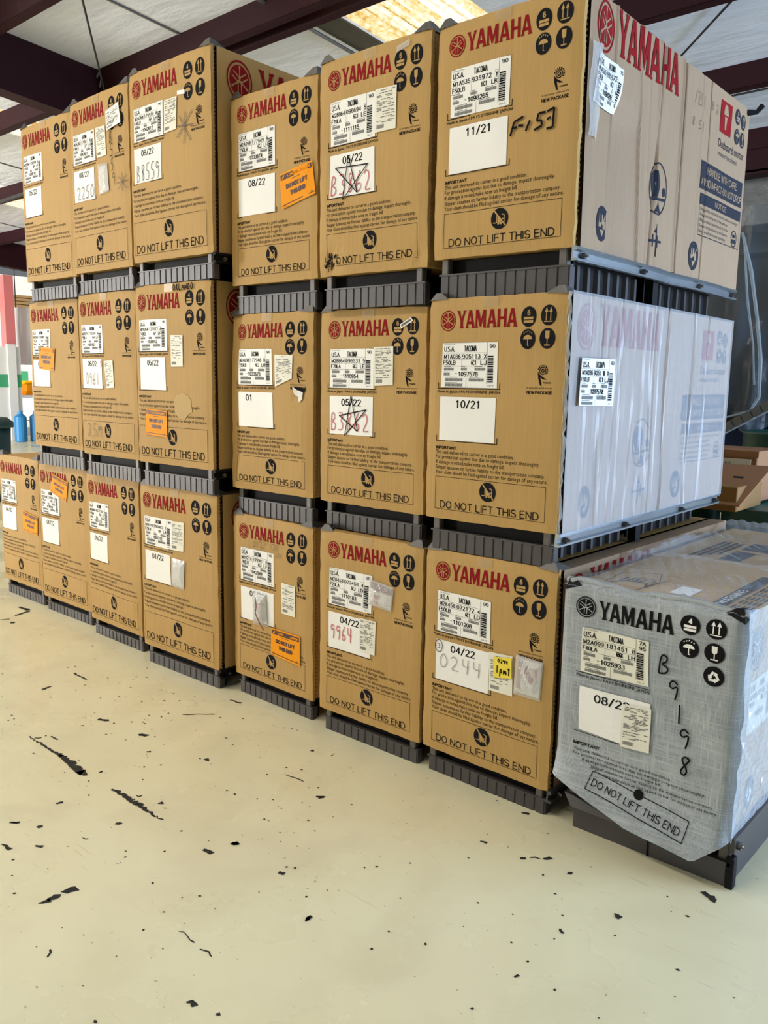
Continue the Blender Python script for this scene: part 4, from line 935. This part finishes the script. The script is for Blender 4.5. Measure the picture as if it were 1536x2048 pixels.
wput('handwriting', 'marker', p, .004)
# clear film on top and right side
nT = noise2(91, .013)
def WT(s, t):
    x = -.004+(WW+.012)*s; y = -.008+(WD+.02)*t
    z = WH-.004+.006*sin(x*23+y*9)*sin(y*17)+abs(nT(s*5, t*9))*.9
    z += .022*math.exp(-((y-.42-.1*sin(x*6))/.035)**2)+.03*math.exp(-((x-.02)/.03)**2-((y-.72)/.3)**2)+.03*math.exp(-((y-1.3)/.06)**2)
    e = min(s, 1-s, t*2.2)/.06
    if e < 1: z -= .012*(1-max(0, e))
    return (x, y, z)
sheet('top_film', 'top_clear_film', wr, WT, 60, 130)['label'] = 'wrinkled clear film over the top'
nS = noise2(101, .008)
def WS(s, t):
    d = .0+WD*s; z = .13-.03*sin(d*5)+(WH-.13+.02*sin(d*5))*t; return (WW+.004+abs(nS(s*9, t*4))*min(1, 4*min(t, 1-t)+.1), d, z)
sheet('side_film', 'clear_film', wr, WS, 110, 34)
def wtop(name, m, p, off=-.006, par=wr): return p.build(name, m, par, lambda a, b: (a, b, WH-.012+.0012+(0.0005 if m != 'kraft' else 0)))
p = PR()   # print on the carton top
p.stroke([(.075,.10),(.06,.25),(.16,.31),(.20,.20),(.19,.05)], .003); p.stroke([(.19,.05),(.21,.24)], .003); p.ring(.155, .19, .03, .034, n=18)
for k in range(4): p.line((.10+.018*k, .15), (.105+.018*k, .20), .006)
p.stroke([(.09,.10),(.11,.15),(.18,.16),(.19,.12)], .006); wtop('pictogram_print', 'print_black', p)
p = PR(); p.rect(.27, .10, .33, .20); wtop('white_tape', 'paper', p)
p = PR(); p.rect(.40, .02, .44, .50); w_ = wtop('warning_block', 'print_black', p)
p = PR(); q = PR(); q.caps('WARNING', 0, 0, .20, .026, .18); p.extend(q, .432, .08, 1, 1, pi/2); p.build('warning_text', 'paper', w_, lambda a, b: (a, b, WH-.0095))
p = PR()
for k in range(5):
    for j in range(7): p.rect(.452+.012*k, .06+.06*j, .458+.012*k, .06+.06*j+.045)
p.rect(.2, .68, .27, .86); p.rect(.20, .9, .30, 1.05)
for k in range(4): p.rect(.10+.022*k, .66+.03*k, .112+.022*k, 1.02)
wtop('notice_print', 'print_black', p)
p = PR(); p.extend(FD, .12, .64, .055, .062); e = p.build('side_emblem', 'print_black', wr, lambda a, b: (WW-.0065, a, b)); p = PR(); p.extend(FK, .12, .64, .045, .052); p.build('emblem_forks', 'paper', e, lambda a, b: (WW-.0058, a, b))
p = PR(); p.disc(.16, .215, .036, .05); e = p.build('handling_symbol', 'print_black', wr, lambda a, b: (WW-.0065, a, b)); p = PR(); p.extend(picto('hands'), .16, .215, .036, .05); p.build('pictogram', 'paper', e, lambda a, b: (WW-.0058, a, b))
p = PR(); p.rect(.09, .40, .28, .55); lab = p.build('shipping_label', 'paper_aged', wr, lambda a, b: (WW-.0065, a, b)); p, q = PR(), PR(); label_print(p, q, ('M2A099','181451','8','F40LA','6BGK','LH','1025933|95')); p.build('label_text', 'label_ink', lab, lambda a, b: (WW-.0055, .09+.19*a, .40+.15*b))
# steel base of the wrapped crate
mb = MB(); mb.box(.06, WW+.006, .008, .022, 0, .066); mb.box(.055, WW+.008, .0, .03, .064, .074); mb.box(.06, WW, .02, .05, .0, .06); o = mb.build('base_panel', 'steel_paint', wr)
mb = MB(); mb.bbox(.296, .300, .004, .01, .0, .066, .0008); mb.build('panel_seam', 'steel_dark', wr)
mb = MB(); mb.add([(.03,.0,.105),(.24,-.02,.094),(.26,-.03,.084),(.06,-.012,.072),(.03,.03,.107),(.24,.02,.097),(.26,.02,.086),(.06,.03,.076)], [(0,1,5,4),(1,2,6,5),(2,3,7,6),(3,0,4,7),(0,3,2,1),(4,5,6,7)]); mb.build('bent_lip', 'steel_paint', wr)
for a in (.04, .49):
    mb = MB(); mb.bbox(a, a+.03, .012, .045, .06, .142, .004); mb.build('corner_post', 'steel_post', wr)
mb = MB(); mb.box(WW-.002, WW+.014, .01, WD, .10, .142); mb.box(WW-.002, WW+.004, .01, WD, .0, .10); mb.build('side_rail', 'steel_paint', wr)
for d in (.03, .45, .9):
    mb = MB(); mb.tube([(WW+.012, d, .118), (WW+.026, d, .118)], .011, 8); mb.tube([(WW+.024, d, .118), (WW+.032, d, .118)], .005, 6); mb.build('bolt', 'bolt', wr)
mb = MB(); mb.bbox(WW-.004, WW+.018, .0, .03, .0, .09, .003); mb.build('corner_foot', 'steel_dark', wr)
mb = MB(); mb.box(.05, WW-.03, .08, WD, .004, .138); mb.build('base_deck', 'steel_dark', wr)
for bx, s_ in ((.0, 1), (WW, -1)):
    mb = MB(); t = WH-.01; mb.add([(bx, -.012, t-.02), (bx+s_*.055, -.004, t), (bx, .06, t-.004), (bx+s_*.012, .004, t+.016), (bx+s_*.03, .004, t+.016), (bx+s_*.012, .024, t+.016)], [(0,1,4,3),(0,3,5,2),(3,4,5),(1,2,5,4),(0,2,1)]); mb.build('corner_bracket', 'steel_dark', wr)

# ------------------------------------------------------------------ floor scars
def scar(pts, seed, name='paint_chip'):
    """pts: (x, y, half width) along the scar"""
    r = random.Random(seed); L_, R_ = [], []
    for i, (x, y, hw_) in enumerate(pts):
        a = pts[max(0, i-1)]; b = pts[min(len(pts)-1, i+1)]; dx, dy = b[0]-a[0], b[1]-a[1]; l = sqrt(dx*dx+dy*dy) or 1
        nx, ny = -dy/l, dx/l; k0, k1 = hw_*r.uniform(.55, 1.3), hw_*r.uniform(.55, 1.3)
        L_.append((x+nx*k0, y+ny*k0, .0012)); R_.append((x-nx*k1, y-ny*k1, .0012))
    mb = MB(); n = len(pts); mb.add(L_+R_, [(n+i, n+i+1, i+1, i) for i in range(n-1)])
    return mb.build(name, 'paint_scar', FL)
def long(a, b, w0, w1, n, seed):
    r = random.Random(seed); return [(a[0]+(b[0]-a[0])*k/n+r.uniform(-.006, .006), a[1]+(b[1]-a[1])*k/n+r.uniform(-.006, .006), (w0+(w1-w0)*k/n)) for k in range(n+1)]
scar(long((-2.12, -0.816),(-1.882, -0.815),0.002,0.008,22,1),1)
scar(long((-1.894, -0.814),(-1.713, -0.831),0.009,0.019,16,2),2)
scar(long((-1.727, -0.83),(-1.684, -0.83),0.019,0.009,4,3),3)
scar(long((-1.534, -0.82),(-1.394, -0.822),0.006,0.01,18,4),4)
scar(long((-1.394, -0.822),(-1.25, -0.824),0.009,0.002,16,5),5)
scar(long((-2.639, -0.36),(-2.518, -0.366),0.005,0.004,4,6),6)
scar(long((-1.884, -0.299),(-1.79, -0.21),0.003,0.004,7,7),7)
scar(long((-2.083, -0.561),(-2.047, -0.533),0.009,0.009,4,8),8)
scar(long((-1.841, -0.529),(-1.816, -0.51),0.01,0.012,3,9),9)
scar(long((-3.888, -0.02),(-3.781, -0.017),0.01,0.014,3,10),10)
scar(long((-3.731, -0.12),(-3.758, -0.028),0.008,0.012,4,11),11)
scar(long((-3.705, -0.214),(-3.683, -0.174),0.004,0.006,3,12),12)
scar(long((-3.61, -0.201),(-3.599, -0.178),0.014,0.014,2,13),13)
scar(long((-1.869, -0.077),(-1.814, -0.066),0.003,0.006,3,14),14)
scar(long((-2.544, -0.545),(-2.558, -0.512),0.01,0.004,3,15),15)
scar(long((-1.199, -0.367),(-1.114, -0.357),0.002,0.003,4,16),16)
scar(long((-1.496, -0.482),(-1.483, -0.48),0.008,0.008,2,17),17)
scar(long((-1.693, -0.591),(-1.686, -0.579),0.004,0.006,2,18),18)
scar(long((-1.571, -1.139),(-1.552, -1.127),0.003,0.005,2,19),19)
scar(long((-1.489, -1.103),(-1.487, -1.091),0.006,0.008,2,20),20)
scar(long((-1.334, -0.931),(-1.327, -0.92),0.006,0.008,2,21),21)
scar(long((-1.35, -0.771),(-1.331, -0.763),0.004,0.008,2,22),22)
scar(long((-1.009, -0.407),(-0.999, -0.389),0.003,0.006,2,23),23)
scar(long((-1.27, -0.185),(-1.264, -0.172),0.006,0.006,2,24),24)
scar(long((-0.994, -0.763),(-0.986, -0.75),0.007,0.009,2,25),25)
scar(long((-1.579, -0.99),(-1.569, -0.976),0.004,0.008,2,26),26)
scar(long((-1.444, -0.794),(-1.425, -0.785),0.002,0.004,2,27),27)
scar(long((-2.092, -0.803),(-2.077, -0.789),0.004,0.004,2,28),28)
scar(long((-2.068, -0.758),(-2.021, -0.756),0.003,0.004,2,29),29)
scar(long((-1.67, -0.788),(-1.668, -0.776),0.005,0.006,2,30),30)
scar(long((-1.126, -1.268),(-1.12, -1.248),0.003,0.01,4,31),31)
scar(long((-1.124, -1.247),(-1.128, -1.222),0.008,0.012,3,32),32)
scar(long((-1.137, -1.198),(-1.119, -1.185),0.014,0.014,3,33),33)
scar(long((-1.473, -1.214),(-1.432, -1.208),0.002,0.007,3,34),34)
scar(long((-1.029, -0.839),(-0.994, -0.835),0.005,0.008,3,35),35)
scar(long((-0.993, -0.767),(-0.987, -0.75),0.006,0.008,2,36),36)
scar(long((-0.569, -1.218),(-0.546, -1.213),0.003,0.009,4,37),37)
scar(long((-0.496, -1.196),(-0.49, -1.192),0.004,0.005,2,38),38)
scar(long((-0.575, -0.858),(-0.584, -0.842),0.004,0.006,2,39),39)
scar(long((-0.782, -0.764),(-0.774, -0.762),0.006,0.006,2,40),40)
scar(long((-0.777, -1.092),(-0.719, -1.095),0.001,0.002,4,41),41)
scar(long((-0.689, -1.094),(-0.645, -1.091),0.002,0.002,4,42),42)
scar(long((-1.39, -1.152),(-1.376, -1.142),0.004,0.006,2,43),43)
scar(long((-1.334, -1.039),(-1.317, -1.023),0.0015,0.003,2,44),44)
scar(long((-0.841, -1.15),(-0.839, -1.146),0.005,0.005,2,45),45)
scar(long((-0.928, -1.353),(-0.941, -1.338),0.002,0.003,2,46),46)
scar(long((-1.572, -1.141),(-1.55, -1.126),0.005,0.003,2,47),47)
scar(long((-0.336, -0.251),(-0.329, -0.242),0.007,0.005,2,48),48)
scar(long((-0.314, -0.231),(-0.294, -0.214),0.003,0.003,2,49),49)
scar(long((-0.287, -0.209),(-0.275, -0.196),0.005,0.007,2,50),50)
scar(long((-0.468, -0.034),(-0.446, -0.024),0.004,0.008,2,51),51)
scar(long((-0.024, -0.308),(-0.01, -0.312),0.01,0.008,2,52),52)
scar(long((-0.097, -0.457),(-0.087, -0.464),0.003,0.004,2,53),53)
scar(long((-0.199, -0.225),(-0.196, -0.22),0.006,0.006,2,54),54)
scar(long((-1.012, -0.406),(-0.997, -0.389),0.004,0.006,2,55),55)
scar(long((-0.583, -0.853),(-0.586, -0.841),0.006,0.005,2,56),56)
scar(long((-0.467, -0.259),(-0.457, -0.251),0.003,0.005,2,57),57)
scar(long((-0.088, -0.671),(-0.082, -0.664),0.003,0.004,2,58),58)
scar(long((0.112, -0.06),(0.145, -0.074),0.008,0.012,4,59),59)
# small specks of chipped paint: nobody could count them
mb = MB(); r = random.Random(12)
for k in range(420):
    x = r.uniform(-3.6, .5); y = r.uniform(-1.9, -.03); s_ = r.choice((.002, .002, .003, .004)); a = r.uniform(0, 3)
    if r.random() < .35: x = r.gauss(-1.9, .7); y = r.gauss(-.45, .3)
    if x > .9 or y > -.02: continue
    mb.add([(x+s_*cos(a+q)*(1.6 if q in (0, 3.1) else .8), y+s_*sin(a+q), .0011) for q in (0, 1.2, 2.2, 3.1, 4.3, 5.2)], [tuple(range(6))])
o = mb.build('paint_specks', 'paint_scar', FL); o['kind'] = 'stuff'

# ------------------------------------------------------------------ store corner behind the crates at right
def drum(name, c, r, h, m, label, cat='drum'):
    t = empty(name, (c[0], c[1], 0), label, cat)
    mb = MB(); mb.lathe([(r*.97, 0), (r, .02), (r, h*.32), (r+.012, h*.335), (r, h*.35), (r, h*.65), (r+.012, h*.665), (r, h*.68), (r, h-.02), (r+.008, h-.012), (r+.008, h), (r-.012, h), (r-.016, h-.015)], (0, 0, 0)); mb.build('drum_body', m, t, smooth=True)
    mb = MB(); mb.lathe([(.03, 0), (.03, .014), (.012, .016)], (r*.55, 0, h-.016), 12); mb.build('bung', 'steel_dark', t); return t
drum('steel_drum', (-.46, 2.32), .27, .74, 'green_drum', 'dark green steel drum under the brown cartons behind the right stack')
drum('steel_drum', (-1.06, 2.40), .27, .74, 'green_drum', 'second dark green drum, mostly hidden behind the rightmost stack')
drum('steel_drum', (-.16, 1.72), .2, .62, 'navy', 'navy blue drum behind the far end of the wrapped crate')
drum('steel_drum', (-.62, 3.05), .27, 1.08, 'green_drum', 'tall pale green cylinder standing behind the brown cartons')
sc = empty('parts_carton', (-1.12, 2.28, .742), 'flat brown parts carton with white and dark labels, upper of two by the green drum', 'carton')
mb = MB(); mb.bbox(0, .55, .0, .32, .0, .26, .004); mb.build('carton_body', 'kraft_brown', sc)
mb = MB(); mb.box(-.006, .556, -.006, .326, .235, .268); mb.build('carton_lid', 'kraft_brown', sc)
mb = MB(); mb.box(.30, .52, -.004, .0, .13, .225); l1 = mb.build('paper_label', 'paper_aged', sc)
p = PR(); p.text('PARTS 4126', .32, .195, .1, .012); [p.rect(.32, .15+.012*k, .48, .155+.012*k) for k in range(3)]; p.build('label_text', 'label_ink_soft', l1, lambda a, b: (a, -.005, b))
mb = MB(); mb.box(.08, .27, -.004, .0, .13, .22); l1 = mb.build('paper_label', 'paper_aged', sc); mb = MB(); mb.box(.10, .26, -.006, -.004, .18, .21); mb.build('label_band', 'pouch_red', l1)
fl = empty('open_carton', (-1.03, 1.90, .742), 'brown carton with its printed lid flap hanging down, in front of the labelled carton', 'carton')
mb = MB(); mb.bbox(0, .5, .0, .36, .0, .12, .004); mb.build('carton_body', 'kraft_dark', fl)
mb = MB(); mb.add([(.0,.30,.19),(.56,.30,.20),(.52,-.02,.03),(.0,-.02,.03),(.0,.30,.196),(.56,.30,.206),(.52,-.02,.036),(.0,-.02,.036)], [(0,1,2,3),(7,6,5,4),(0,4,5,1),(1,5,6,2),(2,6,7,3),(3,7,4,0)]); f_ = mb.build('lid_flap', 'kraft_brown', fl)
p = PR(); p.rect(.40, .10, .47, .11); p.rect(.41, .2, .46, .215); p.rect(.10, .12, .34, .125); p.disc(.10, .05, .05, .03); p.disc(.10, .25, .06, .03); p.build('flap_print', 'print_grey', f_, lambda a, b: (a, -.02+b*1.02, .0375+.168*b/.32*1.02))
# cable chain lying over the drums
ch = empty('cable_chain', (-.90, 2.50, 1.075), 'grey jointed cable chain rising to the right above the brown cartons', 'cable chain')
for k in range(9):
    mb = MB(); x = .0+.047*k; z = -.01+.028*k; mb.add([(x+a*.021-b*.012, y_, z+a*.012+b*.021) for y_ in (.0, .06) for a, b in ((-1,-1),(1,-1),(1,1),(-1,1))], [(0,1,2,3),(7,6,5,4),(0,4,5,1),(1,5,6,2),(2,6,7,3),(3,7,4,0)]); mb.build('chain_link', 'grey_plastic', ch)
mb = MB(); mb.tube([(-.04, .03, -.04), (.18, .03, .08), (.44, .03, .235)], .006, 6); mb.build('chain_cord', 'white_sheet', ch)
# tall motor cowling rack under a dust sheet
rk = empty('storage_rack', (-1.9, 3.5, 0), 'dark navy storage rack hung with a clear dust sheet', 'rack')
for a in (0, 2.5):
    for b in (0, .8): mb = MB(); mb.box(a, a+.06, b, b+.06, 0, 2.5); mb.build('rack_post', 'dark_body', rk)
for zz in (.5, 1.12, 2.3): mb = MB(); mb.box(0, 2.56, 0, .86, zz, zz+.05); mb.build('rack_shelf', 'dark_body', rk)
mb = MB(); mb.bbox(.2, 2.45, .12, .82, 1.17, 2.2, .05); mb.build('rack_liner', 'dark_body', rk)
mb = MB(); mb.bbox(.1, 2.45, .12, .82, .55, 1.1, .05); mb.build('rack_bin', 'navy', rk)
nD = noise2(55, .03)
def DS(s, t):
    x = -1.75+2.3*s; tp = 2.44; bt = 1.12+.05*sin(x*9)+.04*sin(x*21)
    z = bt+(tp-bt)*t; fo = .05*sin(x*16+z*1.6)+.03*sin(x*37-z*3)
    return (x, 3.34+fo*(1.1-t)+nD(s*6, t*2)*(1.1-t), z)
o = sheet('dust_sheet', 'dust_sheet', None, DS, 150, 26); tag(o, 'clear plastic dust sheet hanging in folds over the dark rack at right', 'sheet')
mb = MB(); mb.tube([(-1.026, 3.12, 2.243), (-0.959, 3.12, 2.022), (-0.898, 3.12, 1.729), (-0.861, 3.12, 1.494), (-0.852, 3.12, 1.273), (-0.897, 3.12, 1.19), (-1.043, 3.12, 1.145)], [.009, .012, .010, .013, .010, .008, .006], 7); mb.build('fold_highlight', 'fold_highlight', o, smooth=True)  # pale tubes standing in for light caught along the sheet's folds
mb = MB(); mb.tube([(-1.023, 3.14, 2.231), (-0.972, 3.14, 1.85), (-0.918, 3.14, 1.584), (-0.893, 3.14, 1.346)], [.006, .008, .006, .007], 7); mb.build('fold_highlight', 'fold_highlight', o, smooth=True)
# ------------------------------------------------------------------ bright bay at the far left
o = MB(); o.box(-16.88, -16.66, 5.85, 6.05, 0, 3.35); tag(o.build('steel_column', 'red_steel'), 'red steel column, coloured pale for daylight glare, in the bright open bay at far left', 'column')
nC = noise2(61, .03)
o = sheet('white_tarp', 'white_sheet', None, lambda s, t: (-17.02+.38*s+.03*sin(s*20)+nC(s*3, t), 6.22+.4*s, 1.55+1.2*t), 30, 12)
for x_, y_ in ((-17.0, 6.24), (-16.66, 6.6)): mb = MB(); mb.tube([(x_, y_, 2.74), (x_, y_, RH(y_)-.005)], .012, 6); mb.build('rope', 'wire', o)
tag(o, 'white tarp hanging beside the red column in the bright bay', 'tarp')
tm = empty('timber_stack', (-18.1, 4.6, 2.72), 'pale planks stacked overhead on brackets in the bright bay at far left', 'timber')
rr = random.Random(3)
for k in range(5):
    for j in range(3): mb = MB(); mb.box(-.1+.24*j, .1+.24*j, -.5+rr.uniform(-.2, .2), 3.2+rr.uniform(-.3, .3), .07*k, .07*k+.055); mb.build('plank', 'timber', tm)
for y_ in (.1, 2.6): mb = MB(); mb.box(-.3, .7, y_, y_+.08, -.1, 0); mb.build('bracket', 'red_steel', tm); mb = MB(); mb.box(-.3, -.2, y_, y_+.08, -2.72, -.1); mb.build('bracket_post', 'white_wall', tm)
pt = empty('low_partition', (-16.4, 5.2, 0), 'low white partition with a green band in front of the red column at far left', 'partition')
mb = MB(); mb.box(-.03, 0, 0, .53, 0, 1.9); mb.build('partition_panel', 'white_wall', pt); mb = MB(); mb.box(-.03, 0, .70, .80, 0, 1.9); mb.build('partition_panel', 'white_wall', pt); mb = MB(); mb.box(-.06, .03, .53, .70, 0, 1.95); mb.build('partition_post', 'white_sheet', pt)
mb = MB(); mb.box(0, .008, 0, .53, 1.08, 1.34); mb.build('green_band', 'green_band', pt); mb = MB(); mb.box(0, .008, .70, .80, 1.08, 1.34); mb.build('green_band', 'green_band', pt)
bd = empty('neighbouring_shed', (-24, 2, 0), 'white neighbouring shed wall with a green stripe, beyond the open bay', 'building')
mb = MB(); mb.box(-.2, 0, -8, 22, 0, 4.2); mb.build('shed_wall', 'white_wall', bd); mb = MB(); mb.box(0, .02, -8, 7.8, .95, 1.45); mb.box(0, .02, 8.2, 9.2, .95, 1.45); mb.build('green_stripe', 'green_band', bd)
mb = MB(); mb.bbox(-19.9, -19.5, 7.5, 8.2, .85, 1.2, .1); tag(mb.build('buoy_float', 'orange'), 'orange float lying on a white bench in the bright bay', 'float')
bn = empty('work_bench', (-20.2, 6.4, 0), 'white work bench standing in the bright bay at far left', 'bench')
mb = MB(); mb.box(0, .9, 0, 2.6, .78, .85); mb.build('bench_top', 'white_wall', bn)
for a in (.05, .8):
    for b in (.05, 2.5): mb = MB(); mb.box(a, a+.06, b, b+.06, 0, .78); mb.build('leg', 'white_wall', bn)
for k, y_ in enumerate((5.70, 6.02)):
    mb = MB(); mb.lathe([(.1, 0), (.12, .02), (.12, .5), (.05, .56), (.05, .62)], (0, 0, 0), 16); tag(mb.build('blue_canister', 'blue_plastic', loc=(-15.9, y_, 0)), ('blue canister on the floor of the bright bay, left of two', 'blue canister on the floor of the bright bay, right of two')[k], 'canister')
tb = empty('plastic_tub', (-8.3, 1.45, 0), 'dark teal tub with a rounded lid behind the leftmost crate', 'tub')
mb = MB(); mb.lathe([(.26, 0), (.3, .05), (.33, .78)], (0, .2, 0), 20); mb.build('tub_body', 'teal_plastic', tb, smooth=True); mb = MB(); mb.lathe([(.36, .78), (.36, .83), (.3, .88), (.1, .9)], (0, .2, 0), 20); mb.build('tub_lid', 'teal_plastic', tb, smooth=True)
mb = MB(); mb.tube([(0, 0, .06), (0, .5, .06)], .06, 14); tag(mb.build('foam_roll', 'grey_plastic', loc=(-4.0, .9, BX['B0'][4]+BX['B0'][5]+.002)), 'grey foam roll lying on top of the leftmost bottom crate', 'roll')
mb = MB(); mb.tube([(-9.5, 3.35, 3.77), (-9.3, 3.3, 3.65), (-9.1, 3.35, 3.6), (-9, 3.4, 3.7), (-9.2, 3.45, 3.76)], .02, 6); mb.tube([(-14, 3.3, 3.6), (-9, 3.3, 3.72), (-6, 3.3, 3.9)], .025, 6)
tag(mb.build('cable_bundle', 'wire'), 'black cable bundle looped under the roof at far left', 'cable')
